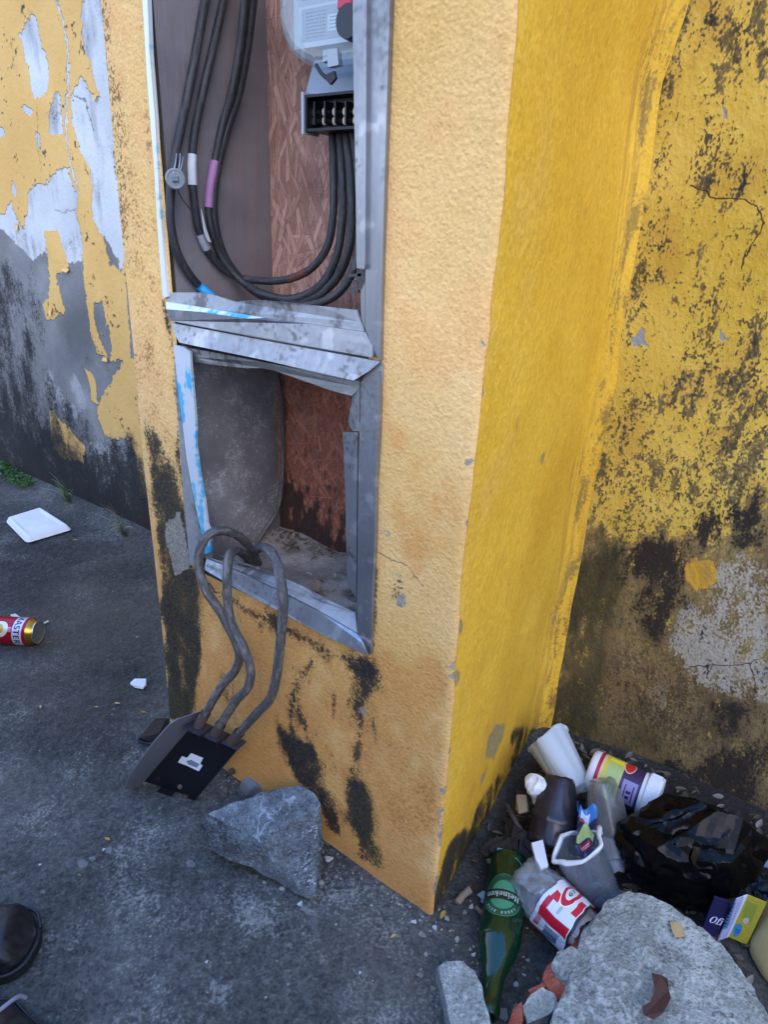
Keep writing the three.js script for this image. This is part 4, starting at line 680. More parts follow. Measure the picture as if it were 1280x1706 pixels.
// ---------------------------------------------------------------- electricity meter
{
  const zm = 0.325, t = thing('electricity_meter', 'clear cased electricity meter half hidden behind the right frame', 'meter', null, onZ(545, 110, 0.27));
  const outline = (k, inset) => { const L = [[483, -90], [483, -20], [485, 45], [490, 66], [498, 84], [508, 98], [522, 110], [545, 122], [590, 128], [640, 122]]; const P = L.map(([x, y]) => onZ(x, y, k)); const cx = onZ(590, -20, k).x; const left = P.map((p) => new THREE.Vector2(p.x + inset * Math.sign(cx - p.x), p.y + inset * (p.y < P[1].y ? 1 : 0))); const l = left.filter((p) => p.x < cx - 0.004); return new THREE.Shape([...l, ...l.slice().reverse().map((p) => new THREE.Vector2(2 * cx - p.x, p.y))]); };
  const ex = (sh, z0, d, bev) => new THREE.ExtrudeGeometry(sh, { depth: d - 2 * bev, bevelEnabled: true, bevelSize: bev, bevelThickness: bev, bevelSegments: 3, bevelOffset: -bev, curveSegments: 6 }).translate(0, 0, z0 + bev);
  const clear = new THREE.MeshPhysicalMaterial({ color: 0xeaf2f4, roughness: 0.12, transmission: 0.85, thickness: 0, ior: 1.45 });
  part(t, 'base', ex(outline(zm, 0.004), 0.262, 0.03, 0.004), std(0xb9c4c6, 0.5));
  const dial = (() => {
    const m = new THREE.MeshStandardMaterial({ roughness: 0.45, map: canvasTex(512, 640, (x, w, h) => {
      x.fillStyle = '#c3cdd2'; x.fillRect(0, 0, w, h); x.fillStyle = '#a3aeb8'; x.fillRect(40, 0, w - 80, 330); x.fillStyle = '#98a4b0'; x.fillRect(60, 350, w - 120, 250);
      const r = rng(4); x.fillStyle = '#5d6672'; for (let j = 0; j < 12; j++) { let c = 60; while (c < 240) { const k = 4 + r() * 16; x.fillRect(c, 40 + j * 22, k, 7); c += k + 6; } }
      x.fillStyle = '#4c5560'; for (let j = 0; j < 8; j++) { let c = 90; while (c < 230) { const k = 4 + r() * 20; x.fillRect(c, 380 + j * 26, k, 8); c += k + 7; } }
      x.fillStyle = '#c9d3da'; x.fillRect(250, 420, 190, 120); x.fillStyle = '#6c7682'; for (let j = 0; j < 4; j++) x.fillRect(262, 436 + j * 26, 120, 7); x.font = 'bold 26px sans-serif'; x.fillStyle = '#e8eef2'; x.fillText('1N213-A', 236, 318);
    }) });
    m.map.wrapS = m.map.wrapT = THREE.ClampToEdgeWrapping;
    const A = onZ(494, 84, zm - 0.02), B = onZ(494, -60, zm - 0.02), w = 0.115, g = grid(1, 1, (s, q) => [V3(A.x + s * w, lerp(A.y, B.y, q), zm - 0.016), s, q]);
    return [g, m];
  })();
  part(t, 'dial_plate', dial[0], dial[1]);
  part(t, 'cover', ex(outline(zm, 0), 0.2925, 0.058, 0.012), clear);
  const kp = onZ(585, 40, 0.35);
  part(t, 'knob', new THREE.CylinderGeometry(0.0165, 0.0175, 0.012, 32).rotateX(Math.PI / 2).translate(kp.x + 0.004, kp.y, 0.356), std(0x23262d, 0.5));
  const rp = onZ(577, 2, 0.35);
  part(t, 'button', new RoundedBoxGeometry(0.022, 0.03, 0.01, 3, 0.004).translate(rp.x + 0.004, rp.y + 0.004, 0.354), std(0xc41f3a, 0.35));
  part(t, 'seal_clip', [sheet([[545, 82, 0.352], [562, 80, 0.352], [564, 108, 0.352], [546, 112, 0.352]], 0.008), sheet([[538, 84, 0.350], [546, 82, 0.350], [546, 100, 0.350], [538, 104, 0.350]], 0.008)], std(0x8f9aa2, 0.35, 0.3));
  part(t, 'seal_tag', [tube([onZ(527, 108, 0.35), onZ(534, 120, 0.352), onZ(544, 130, 0.352)], 0.0022), sheet([[543, 124, 0.354], [556, 118, 0.354], [559, 130, 0.354], [550, 141, 0.354], [542, 132, 0.354]], 0.004)], std(0x26282e, 0.6));
  part(t, 'neck_plate', sheet([[524, 100, 0.31], [640, 96, 0.31], [640, 156, 0.31], [508, 160, 0.31], [516, 128, 0.31]], 0.012), std(0x98a3b2, 0.5));
  // terminal block
  const tb = new THREE.Group(); tb.name = 'terminal_block'; t.add(tb);
  const T = (x, y, z) => onZ(x, y, z), tz = 0.335, L = T(508, 158, tz), R = T(640, 150, tz), Bm = T(512, 219, tz), h = L.y - Bm.y, w = R.x - L.x, cx = (L.x + R.x) / 2, cy = (L.y + Bm.y) / 2;
  const dk = std(0x101218, 0.5);
  part(tb, 'housing', [new RoundedBoxGeometry(w, h, 0.03, 2, 0.002).translate(cx, cy, tz - 0.035), new THREE.BoxGeometry(w, 0.003, 0.022).translate(cx, L.y - 0.0015, tz - 0.011), new THREE.BoxGeometry(w, 0.003, 0.022).translate(cx, Bm.y + 0.0015, tz - 0.011), new THREE.BoxGeometry(0.003, h - 0.0062, 0.022).translate(L.x + 0.0015, cy, tz - 0.011)], dk);
  part(tb, 'edge_strip', new THREE.BoxGeometry(0.0032, h + 0.006, 0.03).translate(L.x - 0.0018, cy, tz - 0.012), std(0xaab4bc, 0.4));
  for (let i = 0; i < 5; i++) { const p = onZ(522 + i * 17.2, 186, tz - 0.012); part(tb, 'divider', new THREE.BoxGeometry(0.0022, h * 0.6, 0.014).translate(p.x + 0.0068, p.y - 0.002, tz - 0.013), dk); }
  for (let i = 0; i < 5; i++) for (let k = 0; k < 2; k++) {
    const p = onZ(522 + i * 17.2, 186 + k * 15 - i * 0.3, tz - 0.008);
    part(tb, 'terminal_screw', [new THREE.CylinderGeometry(0.0046, 0.005, 0.006, 18).rotateX(Math.PI / 2).translate(p.x, p.y, tz - 0.013), new THREE.BoxGeometry(0.0014, 0.008, 0.002).translate(p.x, p.y, tz - 0.0105)], std(0x857c6c, 0.35, 0.9));
  }
}

// ---------------------------------------------------------------- three grey cables over the sill and the black terminal tray they hold
const trayB = (() => {
  const FL = onG(238, 1301, 0.004), FR = onG(327, 1330, 0.004), BL = onZ(325, 1199, PZ + 0.05), BR = (() => { const nn = FR.clone().sub(FL).cross(BL.clone().sub(FL)), d = ray(407, 1236); return EYE.clone().addScaledVector(d, FL.clone().sub(EYE).dot(nn) / d.dot(nn)); })();
  const t = thing('terminal_cover', 'black plastic terminal tray with a torn white sticker, leaning on the pillar foot', 'terminal box', null, FL);
  const X = FR.clone().sub(FL), Y = BL.clone().sub(FL), n = X.clone().cross(Y).normalize(); if (n.y < 0) n.negate();
  const at = (u, v, h = 0) => { const L = FL.clone().lerp(FR, u), H = BL.clone().lerp(BR, u); return L.lerp(H, v).addScaledVector(n, h); };
  const blk = std(0x121319, 0.42), gr = std(0x686a70, 0.6);
  const box8 = (u0, u1, v0, v1, h0, h1) => { const c = [[u0, v0], [u1, v0], [u1, v1], [u0, v1]]; const lo = c.map(([u, v]) => at(u, v, h0)), hi = c.map(([u, v]) => at(u, v, h1)); return new ConvexGeometry([...lo, ...hi]); };
  const uvd = (g) => boxUV(g);
  part(t, 'tray', [uvd(box8(0, 1, 0, 1, -0.004, 0)), uvd(box8(0.36, 0.62, -0.02, 0.06, -0.004, 0.012)), uvd(box8(0.86, 1.0, -0.06, 0.02, -0.006, 0.002)), uvd(box8(0.97, 1, 0.02, 0.98, 0.0002, 0.006))], blk);
  const wp = [[120, 850], [220, 650], [350, 480], [520, 265], [620, 140], [672, 95], [686, 150], [680, 330], [560, 480], [300, 780], [170, 930], [108, 985]].map(([x, y]) => [220 + x / 6.095, 1140 + y / 6.095]);
  // the tall left wall stands on the left edge
  const wall = new THREE.Group();
  const leftAt = (v, h) => at(0, v, 0).addScaledVector(n, h).addScaledVector(X.clone().normalize(), -0.42 * h);
  const prof = [[-0.03, 0.002, 0.028], [0.02, 0.0, 0.036], [0.3, 0, 0.052], [0.6, 0, 0.058], [0.85, 0, 0.060], [1.12, 0, 0.058], [1.16, 0.01, 0.05]];
  const sides = prof.map(([v, a, b]) => [leftAt(v, a), leftAt(v, b)]);
  const xd = X.clone().normalize();
  part(t, 'side_flange', slab([...sides.map((s) => s[0]), ...sides.slice().reverse().map((s) => s[1])], 0.003, xd, (q) => { const d = q.clone().sub(FL); return [d.dot(Y) / Y.length(), d.dot(n)]; }), gr);
  part(t, 'back_flange', [uvd(box8(-0.01, 0.36, 0.985, 1.02, 0, 0.032)), uvd(box8(0.36, 0.68, 0.985, 1.02, 0, 0.030)), uvd(box8(0.68, 1.03, 0.985, 1.02, 0, 0.026))], std(0x34363d, 0.5));
  for (const u of [0.36, 0.68]) part(t, 'slot', uvd(box8(u - 0.02, u + 0.02, 0.96, 1.025, 0.004, 0.036)), blk);
  part(t, 'sticker', [slab([[296, 1270], [303, 1260], [311, 1263], [318, 1255], [338, 1263], [333, 1273], [337, 1276], [331, 1285], [312, 1276]].map(([x, y]) => { const d = ray(x, y), k = FL.clone().addScaledVector(n, 0.0012).sub(EYE).dot(n) / d.dot(n); return EYE.clone().addScaledVector(d, k); }), 0.0008, n.clone().negate(), (q) => [q.x, -q.z])], std(0xd8dde2, 0.7));
  part(t, 'sticker_print', [slab([[310, 1268], [318, 1266], [332, 1273], [328, 1279], [314, 1274]].map(([x, y]) => { const d = ray(x, y), k = FL.clone().addScaledVector(n, 0.0016).sub(EYE).dot(n) / d.dot(n); return EYE.clone().addScaledVector(d, k); }), 0.0003, n.clone().negate(), (q) => [q.x, -q.z])], std(0x74808c, 0.7));
  for (const [u, v] of [[0.2, 0.1], [0.62, 0.09], [0.55, 0.93], [0.86, 0.9], [0.25, 0.93]]) { const p = at(u, v, 0); const g = new THREE.CylinderGeometry(0.004, 0.005, 0.005, 16); along(g, p, p.clone().addScaledVector(n, 1)); part(t, 'boss', g, u === 0.62 ? std(0x6b5c50, 0.6) : std(0x1d1e24, 0.5)); }
  return { at, n };
})();
{
  const G = 'grey cables hanging over the sill into the black tray';
  const lug = (u, dv) => trayB.at(u, 1.0 + dv, 0.016);
  const mk = (label, pts, end) => {
    const P = [...pts.map((p) => onZ(p[0], p[1], p[2])), end];
    const c = new THREE.CatmullRomCurve3(P, false, 'centripetal'), t = thing('cable', label, 'cable', G, end), r = 0.0071;
    const g = new THREE.TubeGeometry(c, 110, r, 14, false), uv = g.attributes.uv, L = c.getLength();
    for (let i = 0; i < uv.count; i++) uv.setXY(i, uv.getY(i), uv.getX(i) * L / 0.4);
    part(t, 'sheath', [crumple(g, 0.0009, 0.045, NB), capAt(P[0], c.getTangent(0).negate(), r * 0.8), capAt(end, c.getTangent(1), r * 0.8)], greyCable);
    const sub = []; for (let i = 0; i <= 6; i++) sub.push(c.getPointAt(lerp(0.93, 0.995, i / 6)));
    part(t, 'ferrule', tube(sub, r * 1.25, 12, 14), std(0x5a4a42, 0.8));
  };
  mk('grey cable arching highest over the left end of the sill', [[432, 945, 0.36], [418, 915, 0.39], [398, 894, 0.42], [372, 884, 0.45], [348, 890, 0.475], [334, 912, 0.485], [332, 950, 0.487], [344, 985, 0.487], [366, 1018, 0.483], [388, 1060, 0.478], [399, 1090, 0.478], [392, 1116, 0.482], [370, 1142, 0.488]], lug(0.16, 0.0));
  mk('middle grey cable bent sharply over the sill', [[430, 950, 0.35], [418, 938, 0.375], [405, 922, 0.41], [390, 918, 0.445], [381, 930, 0.47], [378, 960, 0.485], [379, 1000, 0.489], [386, 1040, 0.492], [404, 1076, 0.492], [417, 1112, 0.492], [414, 1142, 0.494], [394, 1166, 0.497]], lug(0.5, 0.0));
  mk('rightmost grey cable hanging in a long bow from the sill', [[418, 935, 0.36], [426, 918, 0.39], [440, 912, 0.42], [454, 924, 0.455], [465, 950, 0.478], [471, 990, 0.488], [471, 1030, 0.488], [466, 1080, 0.486], [460, 1130, 0.485], [450, 1164, 0.487], [432, 1184, 0.49]], lug(0.82, 0.0));
  // broken black cover lying behind the tray
  const q = thing('plastic_cover', 'small black plastic cover lying on the ground behind the tray', 'cover', null, onG(255, 1220));
  const pts = [[229, 1232], [258, 1197], [280, 1196], [284, 1222], [262, 1240], [240, 1238]];
  part(q, 'shell', boxUV(new ConvexGeometry([...pts.map(([x, y]) => onG(x, y, 0.0)), ...[[231, 1229], [258, 1199], [276, 1199], [264, 1222]].map(([x, y]) => onG(x, y, 0.018))])), std(0x14151b, 0.4));
  part(q, 'rim', tube([onG(229, 1233, 0.006), onG(244, 1238, 0.006), onG(262, 1239, 0.006)], 0.002), std(0x2a2c33, 0.4));
}

// ---------------------------------------------------------------- stones
const NS = field(131, 5, 1);
const shade = (q, s, k) => n3c(NA, q, s) * k;
{
  const P = [[332, 1376, 0.058], [346, 1356, 0.088], [385, 1338, 0.10], [432, 1321, 0.105], [470, 1312, 0.112], [500, 1308, 0.116], [520, 1318, 0.115], [532, 1338, 0.11], [538, 1395, 0.065], [536, 1440, 0.03], [526, 1496, 0.006], [512, 1498, 0.004], [498, 1486, 0.012], [440, 1450, 0.026], [396, 1430, 0.03], [350, 1414, 0.034], [336, 1395, 0.044], [440, 1404, 0.082], [452, 1380, 0.092]].map(([x, y, h]) => onY(x, y, h));
  for (const [x, y] of [[350, 1400], [400, 1420], [450, 1440], [505, 1485], [528, 1440], [520, 1400], [420, 1370]]) P.push(onY(x, y, -0.01));
  const g = stone(P, 0.006, 0.0036, 0.11, 0.34);
  const m = surface(1024, 1024, 0.2, 0.2, (u, v, o) => {
    const a = S(NA, u / 0.2, v / 0.2), b = S(NB, u / 0.1, v / 0.1), f = S(NF, u / 0.2, v / 0.2), gg = S(NG, u / 0.2, v / 0.2), n = S(NS, (u + v * 0.6) / 0.2 + (b - 0.5) * 0.12, (v - u * 0.3) / 0.4 + (a - 0.5) * 0.2), w = S(NW, u / 0.2 + 0.3, v / 0.2);
    const k = 94 + (a - 0.5) * 50 + (b - 0.5) * 34 + (gg - 0.5) * 54 + (f - 0.5) * 30; o[0] = k * 0.94; o[1] = k; o[2] = k * 1.04;
    const vein = sstep(0.03, 0.0, Math.abs(n - 0.5) + (gg - 0.5) * 0.03) * sstep(0.42, 0.6, w); mixTo(o, 206, 212, 216, vein * 0.5); mixTo(o, 176, 182, 186, sstep(0.72, 0.9, gg * 0.6 + f * 0.4) * 0.6); mixTo(o, 58, 62, 66, sstep(0.72, 0.9, 1 - gg * 0.5 - b * 0.5) * 0.6);
    o[3] = 0.5 + (b - 0.5) * 0.5 + (f - 0.5) * 0.4 + (gg - 0.5) * 0.3; o[4] = 0.7;
  }, { bump: 0.0025, wrap: THREE.MirroredRepeatWrapping });
  solo('rock', g.clone(), uvScale(m, 5), 'large blue grey broken rock with pale veins at the foot of the pillar', 'rock');
}
function uvScale(m, k) { for (const t of [m.map, m.bumpMap]) t.repeat.set(k, k); return m; }
const concreteMat = uvScale(surface(1024, 1024, 0.35, 0.35, (u, v, o) => {
  const a = S(NA, u / 0.35, v / 0.35), b = S(NB, u / 0.175, v / 0.175), f = S(NF, u / 0.35, v / 0.35), g = S(NG, u / 0.35, v / 0.35), c = S(NC, u / 0.175, v / 0.175);
  const k = 148 + (a - 0.5) * 44 + (b - 0.5) * 30 + (g - 0.5) * 46; o[0] = k * 0.98; o[1] = k; o[2] = k * 0.96;
  mixTo(o, 196, 198, 192, sstep(0.62, 0.8, f) * 0.5); mixTo(o, 82, 84, 82, sstep(0.68, 0.84, 1 - (f * 0.5 + g * 0.5)) * 0.6); mixTo(o, 116, 122, 112, sstep(0.55, 0.8, c) * 0.4);
  o[3] = 0.5 + (f - 0.5) * 0.6 + (g - 0.5) * 0.4 + (b - 0.5) * 0.3; o[4] = 0.9;
}, { bump: 0.0035, wrap: THREE.RepeatWrapping }), 1 / 0.35);
const brickMat = uvScale(surface(256, 256, 0.15, 0.15, (u, v, o) => { const a = S(NA, u / 0.15, v / 0.15), g = S(NG, u / 0.15, v / 0.15), f = S(NF, u / 0.15, v / 0.15); o[0] = 168 + (a - 0.5) * 60; o[1] = 84 + (a - 0.5) * 50; o[2] = 62 + (a - 0.5) * 40; mixTo(o, 120, 108, 100, sstep(0.55, 0.75, f * 0.5 + g * 0.5) * 0.6); o[3] = 0.5 + (f - 0.5) * 0.5 + (g - 0.5) * 0.4; o[4] = 0.95; }, { bump: 0.003, wrap: THREE.RepeatWrapping }), 1 / 0.15);
const hullOf = (top, th, sink = 0, shrink = 1) => { const P = top.map(([x, y, h]) => onY(x, y, h)), c = V3(); P.forEach((p) => c.add(p)); c.divideScalar(P.length); return [...P, ...P.map((p) => V3(lerp(c.x, p.x, shrink), Math.max(p.y - th, -0.02 - sink), lerp(c.z, p.z, shrink)))]; };
{
  const t = thing('concrete_slab', 'big pale lump of broken concrete with red brick remains on its left edge', 'rubble', null, onY(1120, 1650, 0));
  part(t, 'slab', stone(hullOf([[985, 1528, 0.07], [1005, 1505, 0.082], [1040, 1488, 0.09], [1076, 1490, 0.092], [1120, 1508, 0.094], [1170, 1546, 0.094], [1215, 1590, 0.094], [1250, 1640, 0.094], [1290, 1700, 0.094], [1320, 1790, 0.09], [1010, 1830, 0.085], [895, 1770, 0.07], [920, 1706, 0.07], [966, 1650, 0.07], [992, 1590, 0.072]], 0.075, 0, 0.94), 0.009, 0.0052, 0.12, 0.7), concreteMat);
  const bits = [['mortar_lump', concreteMat, [[920, 1605, 0.064], [928, 1584, 0.070], [955, 1576, 0.076], [978, 1588, 0.078], [984, 1612, 0.078], [968, 1630, 0.066], [945, 1638, 0.06], [928, 1625, 0.056]]], ['mortar_lump', concreteMat, [[872, 1676, 0.05], [885, 1655, 0.055], [905, 1645, 0.058], [925, 1655, 0.06], [932, 1672, 0.058], [915, 1690, 0.056], [880, 1705, 0.05]]],
    ['brick_fragment', brickMat, [[948, 1580, 0.052], [955, 1560, 0.054], [966, 1552, 0.056], [976, 1572, 0.06], [992, 1590, 0.062], [990, 1612, 0.06], [972, 1594, 0.055]]], ['brick_fragment', brickMat, [[905, 1632, 0.045], [912, 1608, 0.046], [922, 1600, 0.05], [926, 1626, 0.052], [944, 1644, 0.053], [970, 1632, 0.056], [958, 1652, 0.055], [925, 1668, 0.053], [918, 1650, 0.05]]], ['brick_fragment', brickMat, [[848, 1706, 0.04], [856, 1680, 0.042], [870, 1668, 0.046], [872, 1700, 0.048], [862, 1724, 0.046]]], ['brick_fragment', brickMat, [[880, 1650, 0.040], [900, 1640, 0.042], [914, 1634, 0.045], [908, 1646, 0.046], [888, 1658, 0.044]]]];
  for (const [n, m, pts] of bits) part(t, n, stone(hullOf(pts, 0.05, 0, 0.9), 0.006, 0.0022, 0.06, 0.8), m);
  const b = thing('concrete_chunk', 'small wedge of pale concrete at the bottom edge, left of the green bottle', 'rubble', null, onG(770, 1660));
  part(b, 'chunk', stone([...[[731, 1612, 0.05], [744, 1604, 0.052], [772, 1602, 0.052], [792, 1617, 0.05], [803, 1645, 0.05], [812, 1690, 0.05], [838, 1800, 0.05], [772, 1800, 0.05], [752, 1700, 0.05], [740, 1655, 0.05]].map(([x, y, h]) => onY(x, y, h)), ...[[724, 1616], [735, 1660], [745, 1710], [765, 1800], [835, 1790], [806, 1660], [780, 1615]].map(([x, y]) => onY(x, y + 6, 0.0))], 0.007, 0.0018, 0.1, 0.6), concreteMat);
  const s = thing('stone', 'smooth grey stone between the terminal tray and the large rock', 'stone', null, onG(425, 1312));
  part(s, 'stone_body', stone([[398, 1312, 0.0], [402, 1300, 0.02], [416, 1293, 0.028], [434, 1300, 0.026], [444, 1316, 0.014], [440, 1328, 0.0], [408, 1326, 0.0], [424, 1310, 0.03]].map(([x, y, h]) => onY(x, y, h)), 0.005, 0.001, 0.06, 0.9), std(0x76767a, 0.9));
}

// ---------------------------------------------------------------- litter in the corner
function latheUV(prof, seg = 48) {   // v along the real height
  const g = lathe(prof, seg), p = g.attributes.position, uv = g.attributes.uv, y0 = prof[0][1], y1 = prof[prof.length - 1][1];
  for (let i = 0; i < p.count; i++) uv.setY(i, (p.getY(i) - y0) / (y1 - y0));
  return g;
}
const dirTo = (A, B, len) => A.clone().addScaledVector(B.clone().sub(A).normalize(), len);
const plastic = (hex, r = 0.4, tr = 0.35) => new THREE.MeshPhysicalMaterial({ color: hex, roughness: r, transmission: tr, thickness: 0, side: THREE.DoubleSide });
{  // green bottle, neck towards the viewer
  const A = onG(852, 1432, 0.034), B = dirTo(A, onG(818, 1662, 0.020), 0.232);
  const t = thing('bottle', 'green glass beer bottle lying with its neck towards the viewer', 'bottle', null, A);
  const glass = new THREE.MeshPhysicalMaterial({ color: 0x2f8a58, roughness: 0.08, transmission: 0.9, thickness: 0.004, ior: 1.5, attenuationColor: new THREE.Color(0x0b5a34), attenuationDistance: 0.009 });
  const out = [[0.002, 0.004], [0.026, 0.001], [0.030, 0.005], [0.031, 0.012], [0.031, 0.125], [0.0295, 0.14], [0.024, 0.158], [0.0175, 0.174], [0.0142, 0.19], [0.0132, 0.212], [0.0132, 0.218], [0.0148, 0.2195], [0.0148, 0.226], [0.0136, 0.2275], [0.0136, 0.231], [0.0125, 0.232]];
  const inn = out.slice(1).reverse().map(([r, y]) => [Math.max(0.001, r - 0.0028), Math.max(0.007, y - 0.0001)]);
  part(t, 'glass', along(lathe([...out, ...inn, [0.0005, 0.008]], 56), A, B, 0), glass);
  const lab = new THREE.MeshStandardMaterial({ roughness: 0.5, side: THREE.DoubleSide, transparent: true, alphaTest: 0.5, map: canvasTex(512, 512, (x, w, h) => {
    x.clearRect(0, 0, w, h); x.fillStyle = '#0f4a31'; x.beginPath(); x.ellipse(w / 2, h / 2, 236, 248, 0, 0, 7); x.fill(); x.fillStyle = '#3f8763'; x.beginPath(); x.ellipse(w / 2, h / 2, 150, 165, 0, 0, 7); x.fill();
    x.fillStyle = '#0b2418'; x.fillRect(10, h / 2 - 58, w - 20, 116); x.fillStyle = '#a9bdae'; x.font = 'bold 84px serif'; x.textAlign = 'center'; x.textBaseline = 'middle'; x.fillText('Heineken', w / 2, h / 2 + 2, w - 60);
    x.strokeStyle = '#4f8567'; x.lineWidth = 5; x.beginPath(); x.ellipse(w / 2, h / 2, 226, 238, 0, 0, 7); x.stroke(); x.font = 'bold 40px sans-serif';
    const s = 'LAGER BEER'; for (let i = 0; i < s.length; i++) { const an = -Math.PI / 2 + (i - 4.5) * 0.21; x.save(); x.translate(w / 2 + 192 * Math.cos(an), h / 2 + 204 * Math.sin(an)); x.rotate(an + Math.PI / 2); x.fillText(s[i], 0, 0); x.restore(); }
  }) });
  const lg = new THREE.CylinderGeometry(0.0314, 0.0314, 0.07, 32, 1, true, -1.05, 2.1); lg.translate(0, 0.082, 0);
  // the printed side looks up
  const q0 = along(new THREE.BufferGeometry().setFromPoints([V3(0, 0, 1)]), V3(0, 0, 0), B.clone().sub(A)).attributes.position, f = V3(q0.getX(0), q0.getY(0), q0.getZ(0)), ax = B.clone().sub(A).normalize(), up = V3(0, 1, 0).addScaledVector(ax, -ax.y).normalize();
  const toEye = EYE.clone().sub(A); toEye.addScaledVector(ax, -toEye.dot(ax)).normalize();
  const ang = Math.atan2(f.clone().cross(toEye).dot(ax), f.dot(toEye));
  part(t, 'label_print', along(lg, A, B, ang + 0.15), lab);
}
{  // clear soft drink bottle with a red and white label, crushed
  const A = onG(868, 1456, 0.05), B = dirTo(A, onG(944, 1530, 0.05), 0.115), ax = B.clone().sub(A).normalize();
  const t = thing('bottle', 'crushed clear plastic bottle with a red and white label', 'bottle', null, A);
  const clear = new THREE.MeshPhysicalMaterial({ color: 0xe6edf2, roughness: 0.14, transmission: 0.8, thickness: 0, side: THREE.DoubleSide });
  const prof = [[0.003, 0.012], [0.02, 0.004], [0.032, 0.004], [0.0365, 0.012], [0.0375, 0.02], [0.0355, 0.026], [0.0375, 0.032], [0.0355, 0.038], [0.0375, 0.044], [0.0365, 0.05], [0.0375, 0.056], [0.0378, 0.118]];
  part(t, 'body', crumple(along(lathe(prof, 64), A, B), 0.0075, 0.1), clear);
  const lab = new THREE.MeshStandardMaterial({ roughness: 0.35, side: THREE.DoubleSide, map: canvasTex(1024, 512, (x, w, h) => {
    x.translate(w, h); x.rotate(Math.PI); x.fillStyle = '#d7dbe2'; x.fillRect(0, 0, w, h); x.fillStyle = '#b3142f'; x.fillRect(0, 0, 290, h); x.fillRect(760, 0, 264, h);
    x.fillRect(330, 40, 230, 64); x.fillRect(420, 40, 74, 430); x.fillStyle = '#59718f'; x.fillRect(318, 190, 84, 190); x.strokeStyle = '#24364d'; x.lineWidth = 5; for (let i = 0; i < 12; i++) { x.beginPath(); x.moveTo(322, 200 + i * 15); x.lineTo(398, 200 + i * 15); x.stroke(); }
    x.fillStyle = '#c11f35'; x.fillRect(560, 60, 60, 110); x.fillRect(560, 400, 120, 70); x.beginPath(); x.arc(690, 240, 120, 0, 7); x.fill(); x.fillStyle = '#dfe2e8'; x.beginPath(); x.arc(690, 240, 76, 0, 7); x.fill(); x.strokeStyle = '#eceef2'; x.lineWidth = 10; x.beginPath(); x.arc(690, 240, 124, 0, 7); x.stroke();
    x.fillStyle = '#16181f'; x.font = 'bold 84px sans-serif'; x.textAlign = 'center'; x.textBaseline = 'middle'; x.fillText('67', 690, 244); x.fillStyle = '#aab7b0'; x.beginPath(); x.arc(540, 250, 26, 0, 7); x.fill(); x.fillStyle = '#20242c'; x.fillRect(330, 480, 420, 32);
  }) });
  const lg = new THREE.CylinderGeometry(0.0386, 0.0386, 0.056, 48, 4, true); lg.translate(0, 0.084, 0);
  const toEye = EYE.clone().sub(A); toEye.addScaledVector(ax, -toEye.dot(ax)).normalize();
  const q0 = along(new THREE.BufferGeometry().setFromPoints([V3(0, 0, 1)]), V3(0, 0, 0), ax).attributes.position, f = V3(q0.getX(0), q0.getY(0), q0.getZ(0));
  const ang = Math.atan2(f.clone().cross(toEye).dot(ax), f.dot(toEye));
  part(t, 'label', crumple(along(lg, A, B, ang + Math.PI + 0.1), 0.0045, 0.12), lab);
}
const facing = (A, ax) => { const toEye = EYE.clone().sub(A); toEye.addScaledVector(ax, -toEye.dot(ax)).normalize(); const q0 = along(new THREE.BufferGeometry().setFromPoints([V3(0, 0, 1)]), V3(0, 0, 0), ax.clone()).attributes.position, f = V3(q0.getX(0), q0.getY(0), q0.getZ(0)); return Math.atan2(f.clone().cross(toEye).dot(ax), f.dot(toEye)); };
